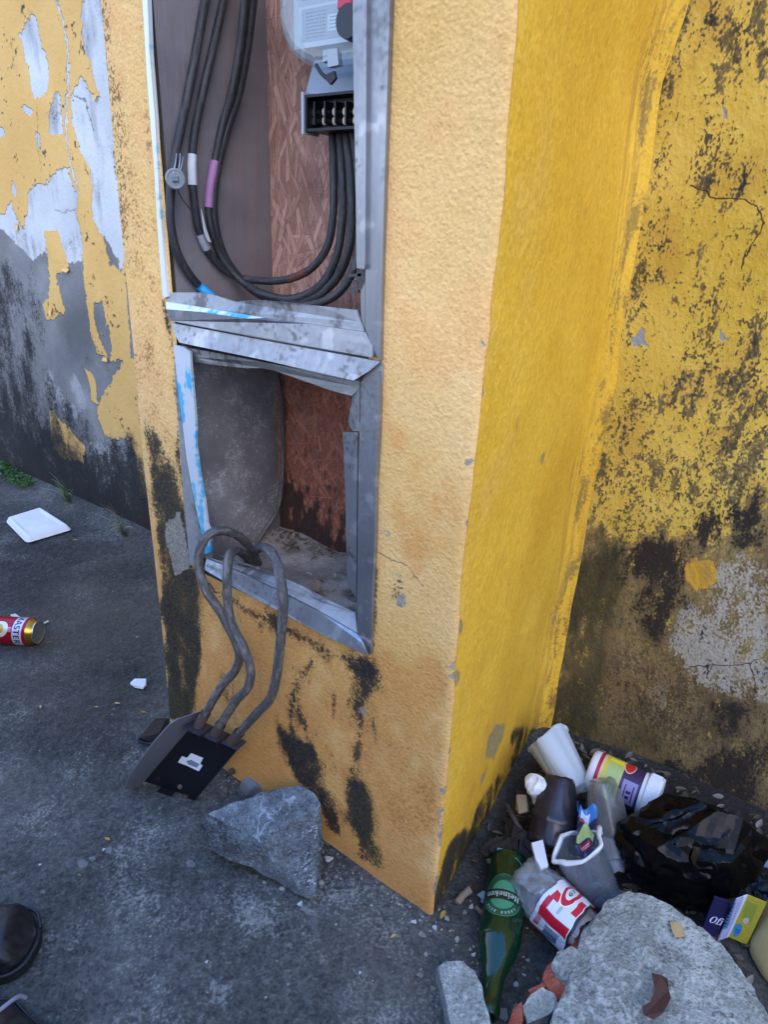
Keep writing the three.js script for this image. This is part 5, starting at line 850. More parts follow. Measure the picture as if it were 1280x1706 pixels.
{  // food jar with white lid
  const A = onY(984, 1281, 0.098), B = dirTo(A, onY(1086, 1328, 0.098), 0.118), ax = B.clone().sub(A).normalize();
  const t = thing('jar', 'plastic jar with white lid and a yellow, red and purple label', 'jar', null, A);
  part(t, 'body', along(lathe([[0.001, 0], [0.031, 0], [0.0345, 0.003], [0.035, 0.008], [0.035, 0.09], [0.031, 0.094]], 48), A, B), std(0xdfe3e8, 0.4));
  part(t, 'lid', [along(lathe([[0.031, 0.0925], [0.0365, 0.093], [0.037, 0.095], [0.037, 0.113], [0.0355, 0.117], [0.001, 0.118]], 48), A, B), ...Array.from({ length: 48 }, (_, i) => { const a = i / 48 * Math.PI * 2; const g = new THREE.BoxGeometry(0.0012, 0.016, 0.0012).translate(0.037, 0.104, 0); g.rotateY(a); return along(g, A, B); })], std(0xe6ebf0, 0.45));
  const lab = new THREE.MeshStandardMaterial({ roughness: 0.4, map: canvasTex(1024, 512, (x, w, h) => {
    x.fillStyle = '#3a2a4e'; x.fillRect(0, 0, w, h); x.fillStyle = '#d2c63c'; x.fillRect(0, h * 0.44, w, h * 0.56); x.fillStyle = '#d9c6a0'; x.fillRect(0, h * 0.86, w, h * 0.06); x.fillStyle = '#b01f35'; x.fillRect(0, h * 0.92, w, h * 0.08);
    x.fillStyle = '#a9bf7d'; x.fillRect(380, 230, 150, 170); x.fillStyle = '#1d8a4e'; x.fillRect(540, 250, 130, 160); x.fillStyle = '#e9e9d8'; x.fillRect(555, 330, 90, 8); x.fillRect(560, 300, 60, 6); x.fillStyle = '#f1e24a'; x.fillRect(240, 250, 120, 150); x.fillStyle = '#6d6a2e'; x.font = 'bold 40px sans-serif'; x.save(); x.translate(300, 330); x.rotate(-Math.PI / 2); x.fillText('CAFÉ', -50, 12); x.restore();
    x.fillStyle = '#e8d6c0'; x.beginPath(); x.ellipse(335, 175, 84, 66, 0, 0, 7); x.fill(); x.fillStyle = '#c43022'; x.beginPath(); x.ellipse(335, 175, 76, 58, 0, 0, 7); x.fill();
    x.fillStyle = '#9089b8'; x.fillRect(470, 30, 190, 165); x.fillStyle = '#2c2748'; x.fillRect(500, 60, 130, 14); x.fillRect(500, 150, 130, 12); x.fillRect(545, 85, 22, 50); x.fillRect(585, 95, 26, 40);
  }) });
  const lg = new THREE.CylinderGeometry(0.0354, 0.0354, 0.074, 48, 1, true); lg.translate(0, 0.05, 0);
  part(t, 'label', along(lg, A, B, facing(A, ax) + Math.PI), lab);
}
{  // pale cup leaning in the corner
  const A = onY(958, 1318, 0.075), B = dirTo(A, onY(926, 1252, 0.10), 0.098);
  const t = thing('cup', 'pale blue white plastic cup tipped over in the corner beside the jar', 'cup', null, A);
  const outer = [[0.0005, 0.002], [0.022, 0.0], [0.024, 0.003], [0.026, 0.02], [0.0375, 0.094], [0.040, 0.095], [0.0405, 0.098], [0.039, 0.0985]], g = lathe([...outer, [0.0365, 0.094], [0.0245, 0.02], [0.022, 0.004], [0.0005, 0.004]], 48);
  part(t, 'cup_wall', crumple(along(g, A, B), 0.012, 0.16, NW), plastic(0xd7e2ea, 0.35, 0.3));
  const f = solo('foam_piece', (() => { const c = onY(893, 1314, 0.10), g = new THREE.IcosahedronGeometry(1, 14); g.scale(0.017, 0.029, 0.016); g.rotateZ(0.15); g.translate(c.x, c.y, c.z); return crumple(BGU.mergeVertices(g, 1e-5), 0.007, 0.08, NW); })(), std(0xe4e6ea, 0.8), 'white rounded lump of crumpled foam against the pillar side', 'foam');
}
{  // dark ribbed cup
  const A = onY(914, 1410, 0.045), B = dirTo(A, onY(930, 1325, 0.1), 0.108);
  const t = thing('cup', 'dark ribbed plastic cup upside down below the white foam', 'cup', null, A);
  part(t, 'cup_wall', crumple(along(lathe([[0.033, 0], [0.0365, 0.002], [0.0365, 0.012], [0.035, 0.014], [0.0352, 0.036], [0.0372, 0.038], [0.0372, 0.045], [0.0345, 0.048], [0.0335, 0.06], [0.029, 0.085], [0.024, 0.102], [0.021, 0.1075], [0.0005, 0.108]], 48), A, B), 0.003, 0.1), new THREE.MeshPhysicalMaterial({ color: 0x23212c, roughness: 0.35, side: THREE.DoubleSide }));
}
{  // hazy clear cup, mouth down
  const A = onY(1023, 1418, 0.055), B = dirTo(A, onY(1008, 1334, 0.12), 0.11);
  const t = thing('cup', 'hazy clear plastic cup lying with its mouth down beside the black bag', 'cup', null, A);
  part(t, 'cup_wall', crumple(along(lathe([[0.034, 0.001], [0.0358, 0.0], [0.0365, 0.0015], [0.0355, 0.003], [0.033, 0.006], [0.026, 0.085], [0.022, 0.106], [0.018, 0.11], [0.0005, 0.108]], 48), A, B), 0.0035, 0.12), plastic(0xd8dcda, 0.25, 0.88));
  const w = thing('cup', 'crumpled thin white plastic cup stuck in the mouth of the hazy clear cup', 'cup', null, onY(1030, 1430, 0.06));
  const C = onY(1030, 1452, 0.045), D = dirTo(C, onY(1022, 1400, 0.075), 0.05);
  part(w, 'cup_wall', crumple(along(lathe([[0.0005, 0.001], [0.008, 0], [0.011, 0.01], [0.019, 0.046], [0.0185, 0.048]], 32), C, D), 0.005, 0.05), plastic(0xc9cbd6, 0.35, 0.35));
}
{  // crushed clear cup with a white rim
  const A = onY(1004, 1500, 0.03), B = dirTo(A, onY(980, 1432, 0.085), 0.095);
  const t = thing('cup', 'crushed bluish clear cup with a folded white rim above the labelled bottle', 'cup', null, A);
  part(t, 'cup_wall', crumple(along(lathe([[0.0005, 0.002], [0.022, 0], [0.025, 0.006], [0.031, 0.05], [0.037, 0.086], [0.039, 0.09]], 56), A, B), 0.015, 0.2, NW), plastic(0xdfe8f2, 0.12, 0.9));
  part(t, 'rim', crumple(along(lathe([[0.0375, 0.0895], [0.042, 0.0885], [0.0432, 0.092], [0.042, 0.096], [0.0385, 0.0965], [0.0375, 0.093]], 56), A, B), 0.015, 0.2, NW), plastic(0xe6ecf2, 0.35, 0.15));
}
{  // colourful wrapper
  const m = new THREE.MeshStandardMaterial({ roughness: 0.3, side: THREE.DoubleSide, map: canvasTex(256, 512, (x, w, h) => { x.fillStyle = '#2c3154'; x.fillRect(0, 0, w, h); x.fillStyle = '#3d78b8'; x.fillRect(0, 0, w, 110); x.fillStyle = '#cfd6e6'; x.fillRect(30, 60, 130, 60); x.fillStyle = '#b9262f'; x.beginPath(); x.ellipse(110, 150, 70, 40, 0, 0, 7); x.fill(); x.fillStyle = '#b4c77c'; x.beginPath(); x.moveTo(20, 280); x.lineTo(120, 180); x.lineTo(240, 260); x.lineTo(230, 320); x.lineTo(20, 320); x.fill(); x.fillStyle = '#b51f3e'; x.beginPath(); x.ellipse(120, 385, 110, 46, 0, 0, 7); x.fill(); x.fillStyle = '#e8d9de'; x.fillRect(60, 362, 120, 12); x.fillRect(50, 386, 130, 16); }) });
  const c = [[966, 1345, 0.12], [996, 1348, 0.115], [956, 1428, 0.085], [990, 1432, 0.08]].map(([x, y, h]) => onY(x, y, h));
  const g = grid(14, 24, (s, t) => { const p = c[2].clone().lerp(c[3], s).lerp(c[0].clone().lerp(c[1], s), t); p.y += 0.008 * Math.sin(s * 7 + t * 9) + 0.006 * Math.sin(t * 15); return [p, s, t]; });
  const t = thing('wrapper', 'shiny snack wrapper in blue, red and green under the hazy clear cup', 'wrapper', null, onG(975, 1390));
  part(t, 'film', g, m);
  const t2 = thing('wrapper', 'small bright blue plastic scrap below the pale cup', 'wrapper', null, onG(962, 1345));
  part(t2, 'film', crumple(slab([[952, 1330], [962, 1334], [966, 1352], [958, 1358], [950, 1344]].map(([x, y]) => onY(x, y, 0.082)), 0.001, V3(0, -1, 0), (q) => [q.x, -q.z]), 0.004, 0.03), std(0x2f7bbd, 0.4));
  const teal = thing('glass_shard', 'teal glass shard at the base of the green bottle', 'glass', null, onG(855, 1425));
  part(teal, 'shard', slab([[829, 1412, 0.05], [840, 1414, 0.058], [862, 1430, 0.062], [870, 1440, 0.06], [872, 1452, 0.05], [852, 1446, 0.05], [830, 1432, 0.045]].map(([x, y, h]) => onY(x, y, h)), 0.003, V3(0, -1, 0), (q) => [q.x, -q.z]), new THREE.MeshPhysicalMaterial({ color: 0x6fb0b4, roughness: 0.2, transmission: 0.1, thickness: 0 }));
  const lt = thing('plastic_clip', 'small white plastic piece between dark cup and labelled bottle', 'plastic', null, onG(902, 1425));
  const L = [[886, 1404], [905, 1399], [909, 1418], [914, 1441], [902, 1447], [893, 1430]].map(([x, y]) => onY(x, y, 0.085));
  part(lt, 'shell', slab(L, 0.006, V3(0, -1, 0), (q) => [q.x, -q.z]), std(0xdde6f2, 0.4));
  for (const [x, y, a] of [[808, 1492, 0.5], [812, 1502, 1.4]]) {
    const p = onG(x, y, 0.006), s = thing('plastic_scrap', a < 1 ? 'pale blue plastic scrap at the left side of the green bottle, upper one' : 'pale blue plastic scrap at the left side of the green bottle, lower one', 'scrap', null, p);
    part(s, 'film', crumple(slab([[-1, -0.6], [0.2, -0.9], [1, -0.1], [0.7, 0.7], [-0.6, 0.8]].map(([u, v]) => V3(p.x + (u * Math.cos(a) - v * Math.sin(a)) * 0.012, p.y + 0.004 * u, p.z + (u * Math.sin(a) + v * Math.cos(a)) * 0.01)), 0.001, V3(0, -1, 0), (q) => [q.x, -q.z]), 0.002, 0.03), std(0x9fc4d6, 0.4));
  }
}
{  // black rubbish bag
  const c = onY(1148, 1424, 0.09), g0 = new THREE.IcosahedronGeometry(1, 64), planes = (() => { const h = rng(29), L = []; for (let i = 0; i < 46; i++) { const z = h() * 2 - 1, a = h() * 6.283, s = Math.sqrt(1 - z * z); L.push([V3(s * Math.cos(a), z, s * Math.sin(a)), 0.80 + h() * 0.24]); } return L; })();
  g0.deleteAttribute('normal'); g0.deleteAttribute('uv');
  const g = BGU.mergeVertices(g0, 1e-6), p = g.attributes.position, q = V3(), rx = ray(1280, 1428).sub(ray(1000, 1428)).setY(0).normalize(), rz = V3(-rx.z, 0, rx.x);
  for (let i = 0; i < p.count; i++) {
    q.fromBufferAttribute(p, i);
    let k = 9; for (const [n, d] of planes) { const e = n.dot(q); if (e > 0.05) k = Math.min(k, d / e); }
    const wv = V3(q.x + (n3(NS, q, 4) - 0.5) * 0.5, q.y, q.z + (n3(NS, V3(q.z, q.x, q.y), 4) - 0.5) * 0.5), rid = (s, o2) => Math.pow(1 - Math.min(1, Math.abs(n3(NS, V3(wv.x + o2, wv.y + o2 * 0.7, wv.z - o2), s) - 0.5) * 9), 2);
    k = Math.min(k, 1.2) + 0.05 * rid(3.1, 0.4) - 0.05 * rid(2.6, 3.7) + 0.035 * rid(1.7, 1.9) - 0.03 * rid(1.5, 6.1) + (n3(NW, q, 1.7) - 0.5) * 0.05;
    q.multiplyScalar(k);
    const v = c.clone().addScaledVector(rx, q.x * 0.110).addScaledVector(rz, q.z * 0.064); v.y += q.y * 0.086;
    v.z = Math.max(v.z, WZ + 0.012);
    p.setXYZ(i, v.x, v.y, v.z);
  }
  const bagG = BGU.toCreasedNormals(g, 0.5);
  const t = thing('rubbish_bag', 'shiny black plastic rubbish bag with creases in the corner pile', 'bag', null, V3(c.x, 0.02, c.z));
  part(t, 'film', bagG, new THREE.MeshPhysicalMaterial({ color: 0x040508, roughness: 0.24, specularIntensity: 0.3 }));
  const tails = [[1165, 1390], [1195, 1412], [1230, 1420], [1255, 1440]].map(([x, y], i) => onY(x, y, 0.165 - i * 0.02));
  const tg = grid(16, 6, (s, u) => { const k = Math.min(2, Math.floor(s * 3)), f = s * 3 - k, p2 = tails[k].clone().lerp(tails[k + 1], f); return [V3(p2.x, p2.y + 0.006 * Math.sin(s * 14 + u * 3) - u * 0.02, p2.z + (u - 0.5) * 0.06), s, u]; });
  part(t, 'bag_neck', crumple(tg, 0.006, 0.05), new THREE.MeshPhysicalMaterial({ color: 0x07080c, roughness: 0.22, side: THREE.DoubleSide }));
  const w = thing('paper_strip', 'white pointed paper strip between the jar lid and the black bag', 'paper', null, onY(1120, 1340, 0.12));
  part(w, 'paper', slab([[1084, 1352, 0.125], [1090, 1339, 0.13], [1128, 1337, 0.135], [1160, 1335, 0.135], [1159, 1342, 0.132], [1125, 1346, 0.13], [1100, 1356, 0.125]].map(([x, y, h]) => onY(x, y, h)), 0.001, V3(0, -1, 0), (q2) => [q2.x, -q2.z]), std(0xb9c6de, 0.6));
  const f = thing('film_scrap', 'greyish crumpled film between the hazy cup and the black bag', 'film', null, onY(1058, 1372, 0.1));
  part(f, 'film', crumple(tube([onY(1046, 1388, 0.10), onY(1056, 1374, 0.105), onY(1070, 1360, 0.108), onY(1076, 1352, 0.11)], 0.009, 24, 12), 0.006, 0.03), plastic(0x9fb0b6, 0.4, 0.4));
  const e = thing('paper_scrap', 'folded grey and white paper at the right edge beside the bag', 'paper', null, onY(1275, 1430, 0.06));
  part(e, 'paper', crumple(slab([[1262, 1416, 0.11], [1300, 1412, 0.11], [1300, 1450, 0.09], [1268, 1444, 0.09]].map(([x, y, h]) => onY(x, y, h)), 0.002, V3(0, -1, 0), (q2) => [q2.x, -q2.z]), 0.003, 0.04), std(0x8f9bb4, 0.6));
}
{  // carton
  const y0 = 0.022, H = 0.086, B0 = onY(1215, 1561, y0), BR = onY(1245, 1574, y0), BL = onY(1197, 1568, y0), up = V3(0.004, H, -0.006);
  const t = thing('carton', 'opened printed carton with a white and a yellow side, right of the slab', 'box', null, B0);
  const quad = (a, b, m, name) => { const nrm = b.clone().sub(a).cross(up).normalize(), P = [a, b, b.clone().add(up), a.clone().add(up)]; const g = slab(P, 0.0015, nrm.clone().negate(), (q) => { const d = q.clone().sub(a); return [clamp(d.dot(b.clone().sub(a)) / b.distanceToSquared(a)), clamp(d.dot(up) / up.lengthSq())]; }); return part(t, name, g, m); };
  const img = (draw) => new THREE.MeshStandardMaterial({ roughness: 0.5, side: THREE.DoubleSide, map: canvasTex(256, 512, draw) });
  quad(BL, B0, img((x, w, h) => { x.fillStyle = '#a9aed6'; x.fillRect(0, 0, w, h); x.fillStyle = '#4f7fb6'; x.fillRect(10, 40, 90, 330); x.fillStyle = '#1d2c54'; for (let i = 0; i < 8; i++) x.fillRect(34, 60 + i * 38, 44, 16); x.fillStyle = '#d6d9f0'; x.fillRect(200, 0, 56, h); x.fillStyle = '#5d6aa4'; for (let i = 0; i < 9; i++) x.fillRect(120, 60 + i * 34, 50, 8); }), 'side_panel');
  quad(B0, BR, img((x, w, h) => { x.fillStyle = '#b3a637'; x.fillRect(0, 0, w, h); x.fillStyle = '#8f9a3a'; x.fillRect(60, 60, 120, 200); x.fillStyle = '#3f88b8'; x.beginPath(); x.ellipse(70, 400, 50, 80, 0, 0, 7); x.fill(); x.fillStyle = '#c8b9b2'; x.beginPath(); x.ellipse(120, 265, 30, 36, 0.5, 0, 7); x.fill(); x.fillStyle = '#26568a'; x.fillRect(46, 390, 50, 14); x.fillRect(50, 416, 44, 14); }), 'side_panel');
  const d = thing('carton', 'dark blue printed carton with white lettering tucked behind the slab edge', 'box', null, onY(1184, 1545, 0.03));
  const D0 = onY(1168, 1554, 0.03), D1 = onY(1195, 1562, 0.026), im = img((x, w, h) => { x.fillStyle = '#191a44'; x.fillRect(0, 0, w, h); x.fillStyle = '#c9c8e4'; x.font = 'italic bold 130px serif'; x.fillText('Ofi', 30, 340, 200); });
  const e2 = V3(0.002, 0.065, -0.01), g = slab([D0, D1, D1.clone().add(e2), D0.clone().add(e2)], 0.004, V3(-0.3, 0, -1).normalize(), (q) => { const k = q.clone().sub(D0), s = D1.clone().sub(D0); return [clamp(k.dot(s) / s.lengthSq()), clamp(k.dot(e2) / e2.lengthSq())]; });
  part(d, 'shell', g, im);
}
{  // pale yellow container at the right edge
  const c = onY(1318, 1605, 0), t = thing('container', 'pale yellow plastic container cut by the right edge of the photo', 'container', null, c);
  const tilt = V3(0.03, 0.16, -0.01);
  part(t, 'body', crumple(along(lathe([[0.001, 0.0], [0.058, 0.0], [0.064, 0.006], [0.066, 0.02], [0.064, 0.10], [0.055, 0.135], [0.03, 0.15], [0.026, 0.152]], 56), c, c.clone().add(tilt)), 0.003, 0.2), std(0xcdb67c, 0.5));
  part(t, 'cap', along(lathe([[0.026, 0.1525], [0.028, 0.153], [0.028, 0.17], [0.001, 0.171]], 40), c, c.clone().add(tilt)), std(0xb59a58, 0.5));
}

// ---------------------------------------------------------------- litter on the pavement
{
  const B = onG(64, 1053, 0.032), A = dirTo(B, onG(-60, 1046, 0.032), 0.122), ax = B.clone().sub(A).normalize();
  const t = thing('can', 'red and white drink can with a gold end lying on the pavement', 'can', null, A);
  const lab = new THREE.MeshStandardMaterial({ roughness: 0.28, metalness: 0.35, map: canvasTex(1024, 512, (x, w, h) => {
    x.fillStyle = '#a5122a'; x.fillRect(0, 0, w, h); x.fillStyle = '#d9d3de'; x.fillRect(0, 40, w, 118); x.fillStyle = '#a5122a'; x.fillRect(0, 0, w, 26); x.fillStyle = '#26203a'; x.font = 'bold 104px sans-serif'; x.textBaseline = 'middle';
    for (let i = 0; i < 2; i++) x.fillText('MASTER', 40 + i * 512, 102, 440);
    x.fillStyle = '#7d0d22'; x.fillRect(0, 158, w, 10);
    for (const cx of [256, 768]) { x.fillStyle = '#e8ddc0'; x.beginPath(); x.ellipse(cx, 310, 96, 100, 0, 0, 7); x.fill(); x.fillStyle = '#d9a64a'; x.beginPath(); x.ellipse(cx, 330, 58, 64, 0, 0, 7); x.fill(); x.fillStyle = '#e77a95'; x.fillRect(cx - 30, 168, 60, 44); }
  }) });
  part(t, 'body', along(latheUV([[0.0315, 0.008], [0.033, 0.011], [0.033, 0.1], [0.0322, 0.105]], 56), A, B, facing(A, ax) + 1.5), lab);
  const gold = std(0xb8933a, 0.28, 0.9), al = std(0xc9c6bd, 0.3, 0.9);
  part(t, 'shoulder', along(lathe([[0.0322, 0.105], [0.0305, 0.111], [0.0275, 0.1165], [0.0268, 0.1185]], 56), A, B), gold);
  part(t, 'rim', along(lathe([[0.0268, 0.1185], [0.0278, 0.1195], [0.0278, 0.1215], [0.0268, 0.122], [0.0255, 0.119], [0.001, 0.1185]], 56), A, B), al);
  part(t, 'base', along(lathe([[0.001, 0.004], [0.02, 0.0], [0.025, 0.0], [0.0315, 0.008]], 56), A, B), al);
  const s = thing('straw', 'short white straw end beside the gold end of the can', 'straw', null, onG(72, 1040, 0.004));
  part(s, 'tube', tube([onG(66, 1042, 0.006), onG(80, 1035, 0.005)], 0.0026, 8, 10), white);
  const sc = thing('paper_scrap', 'pale scrap behind the red can', 'paper', null, onG(24, 1025, 0.0));
  part(sc, 'paper', crumple(slab([[18, 1026], [26, 1022], [32, 1028], [30, 1034], [20, 1032]].map(([x, y]) => onG(x, y, 0.01)), 0.001, V3(0, -1, 0), (q) => [q.x, -q.z]), 0.004, 0.03), white);
}
{  // foam tray, upside down
  const t = thing('foam_tray', 'white rectangular foam tray lying on the pavement near the weeds', 'tray', null, onG(64, 878));
  const C = [[8, 868], [68, 849], [121, 882], [44, 905]].map(([x, y]) => onG(x, y, 0.006)), foam = surface(128, 128, 0.2, 0.2, (u, v, o) => { const a = S(NA, u / 0.2, v / 0.2), l = Math.sin(v * 520) * 0.5 + 0.5; const k = 226 + (a - 0.5) * 14; o[0] = k; o[1] = k; o[2] = k; o[3] = 0.5 + l * 0.2; o[4] = 0.75; }, { bump: 0.001 });
  const at = (s, v) => C[0].clone().lerp(C[1], s).lerp(C[3].clone().lerp(C[2], s), v);
  const rr = (s, v) => { const e = 0.09; let x = s, y = v; const cx = clamp(s, e, 1 - e), cy = clamp(v, e, 1 - e), dx = s - cx, dy = v - cy, L = Math.hypot(dx, dy); if (L > 1e-6 && dx && dy) { const k = e / L * Math.max(Math.abs(dx), Math.abs(dy)) / e; x = cx + dx * k; y = cy + dy * k; } return [x, y]; };
  const g = grid(28, 28, (s, v) => { const [x, y] = rr(s, v), p = at(x, y), d = Math.min(s, 1 - s, v, 1 - v), h = 0.016 * sstep(0.0, 0.07, d) - 0.004 * sstep(0.09, 0.16, d); p.y += h; return [p, s, v]; });
  foam.side = THREE.DoubleSide;
  part(t, 'shell', g, foam);
  const p = onG(231, 1138), q = thing('paper_scrap', 'white crumpled scrap on the pavement left of the pillar foot', 'paper', null, p);
  part(q, 'paper', crumple(slab([[217, 1136], [224, 1131], [242, 1132], [243, 1139], [238, 1146], [230, 1144], [222, 1142]].map(([x, y]) => onG(x, y, 0.008)), 0.004, V3(0, -1, 0), (k) => [k.x, -k.z]), 0.003, 0.02), std(0xd3d8de, 0.7));
}
{  // shoes at the left edge
  const shoe = (toe, heel, label, L = 0.29, W = 0.052) => {
    const t = thing('shoe', label, 'shoe', null, toe), d = heel.clone().sub(toe).setY(0).normalize(), s = V3(-d.z, 0, d.x);
    const wid = (k) => W * (k < 0.12 ? Math.sqrt(1 - Math.pow(1 - k / 0.12, 2)) * 0.86 : lerp(0.86, 1, sstep(0.12, 0.32, k)) - 0.28 * sstep(0.4, 0.72, k) + 0.02 * sstep(0.75, 0.9, k)) * (k > 0.93 ? Math.sqrt(Math.max(0, 1 - Math.pow((k - 0.93) / 0.07, 2))) : 1);
    const top = (k) => 0.022 + 0.030 * sstep(0, 0.12, k) + 0.012 * sstep(0.2, 0.45, k) + 0.04 * sstep(0.38, 0.62, k) - 0.012 * sstep(0.7, 0.85, k);
    const up = grid(36, 44, (u, k0) => { const k = k0 * k0 * 0.85 + k0 * 0.15, a = Math.PI * u, w = wid(k), c = Math.cos(a), si = Math.sin(a), x = Math.sign(c) * Math.pow(Math.abs(c), 0.72) * w, h = 0.014 + (top(k) - 0.014) * Math.pow(si, 0.62); return [toe.clone().addScaledVector(d, k * L).addScaledVector(s, x).add(V3(0, h, 0)), u * 0.2, k * 0.3]; });
    const leather = surface(128, 128, 0.2, 0.3, (u, v, o) => { const b = S(NB, u / 0.06, v / 0.06), g = S(NG, u / 0.1, v / 0.1); const k = 26 + (b - 0.5) * 12 + (g - 0.5) * 10; o[0] = k; o[1] = k; o[2] = k + 3; o[3] = b * 0.6 + g * 0.2; o[4] = 0.5 + (b - 0.5) * 0.3; }, { bump: 0.0012, wrap: THREE.RepeatWrapping });
    uvScale(leather, 5); leather.side = THREE.DoubleSide;
    part(t, 'upper', crumple(up, 0.0015, 0.12), leather);
    const ring = []; for (let i = 0; i < 160; i++) { const k1 = i <= 80 ? i / 80 : (160 - i) / 80, k = k1 * k1 * 0.9 + k1 * 0.1, sg = i <= 80 ? 1 : -1; ring.push(toe.clone().addScaledVector(d, k * (L + 0.008) - 0.004).addScaledVector(s, sg * (wid(k) + 0.004 * (k > 0.02 && k < 0.98 ? 1 : 0)))); }
    part(t, 'sole', slab(ring.map((p) => p.clone().setY(toe.y + 0.016)), 0.016, V3(0, -1, 0), (q) => [q.x, -q.z]), std(0x141519, 0.7));
    part(t, 'welt', tube(ring.filter((_, i) => i % 2 === 0 && i !== 0).map((p) => p.clone().setY(toe.y + 0.017)), 0.0022, 90, 8), std(0x1e2026, 0.55));
    return { t, d, s, L };
  };
  shoe(onG(64, 1572), onG(-170, 1622), 'black leather shoe pointing right at the left edge');
  const b = shoe(onG(-50, 1712), onG(64, 1910), 'second black shoe at the bottom left corner, with a grey lace');
  part(b.t, 'lace', tube([onY(-20, 1694, 0.062), onY(0, 1682, 0.064), onY(18, 1668, 0.060), onY(32, 1660, 0.05), onY(42, 1662, 0.038)], 0.0026, 30, 8), std(0x8d8a9a, 0.8));
}

// ---------------------------------------------------------------- weeds at the foot of the wall
const blade = (base, dx, h, dz, w, bend) => grid(1, 6, (s, t) => { const k = (s - 0.5) * w * (1 - t * 0.9), q = Math.pow(t, 1.6); return [V3(base.x + dx * q + k * 0.8, base.y + h * (t - bend * t * t), base.z + dz * q + k * 0.6), s, t]; });
{
  const leafM = (hex) => new THREE.MeshPhysicalMaterial({ color: hex, roughness: 0.75, transmission: 0.3, thickness: 0, side: THREE.DoubleSide });
  const r = rng(77), tuft = (x, y, n, h, spread, hex, label) => {
    const p = onG(x, y), t = thing('weed', label, 'weed', null, p), gs = [];
    for (let i = 0; i < n; i++) gs.push(blade(V3(p.x + (r() - 0.5) * 0.03, p.y - 0.002, p.z + (r() - 0.5) * 0.015), (r() - 0.5) * spread, h * (0.5 + r() * 0.7), Math.abs(r() - 0.2) * spread * 0.5, 0.007 + r() * 0.004, 0.2 + r() * 0.4));
    part(t, 'blades', gs, leafM(hex));
  };
  tuft(112, 834, 22, 0.13, 0.16, 0x93ad6a, 'thin green grass tuft at the wall foot between tray and yellow patch');
  tuft(205, 890, 22, 0.15, 0.2, 0xa5a87c, 'dry sparse grass tuft at the wall foot nearest the pillar');
  const p = onG(18, 792), t = thing('weed', 'low leafy green weed at the wall foot by the left edge', 'weed', null, p), gs = [];
  for (let i = 0; i < 420; i++) {
    const a = r() * 7, d = Math.sqrt(r()) * 0.17, c = V3(p.x + Math.cos(a) * d * 1.3 - 0.05, p.y + 0.006 + r() * 0.045 * (1 - d / 0.2), p.z + Math.sin(a) * d * 0.34 + 0.01), g = new THREE.CircleGeometry(0.004 + r() * 0.006, 6); g.scale(1, 0.6 + r() * 0.3, 1); g.rotateX(-1.2 + r() * 1.4); g.rotateY(r() * 6); g.translate(c.x, c.y, c.z); gs.push(g);
  }
  part(t, 'leaves', gs, leafM(0x45702f));
  part(t, 'stems', Array.from({ length: 14 }, () => { const a = r() * 7, d = 0.05 + r() * 0.14; return blade(V3(p.x - 0.05, p.y, p.z + 0.01), Math.cos(a) * d, 0.03 + r() * 0.05, Math.sin(a) * d * 0.3, 0.003, 0.3); }), leafM(0x53743a));
}

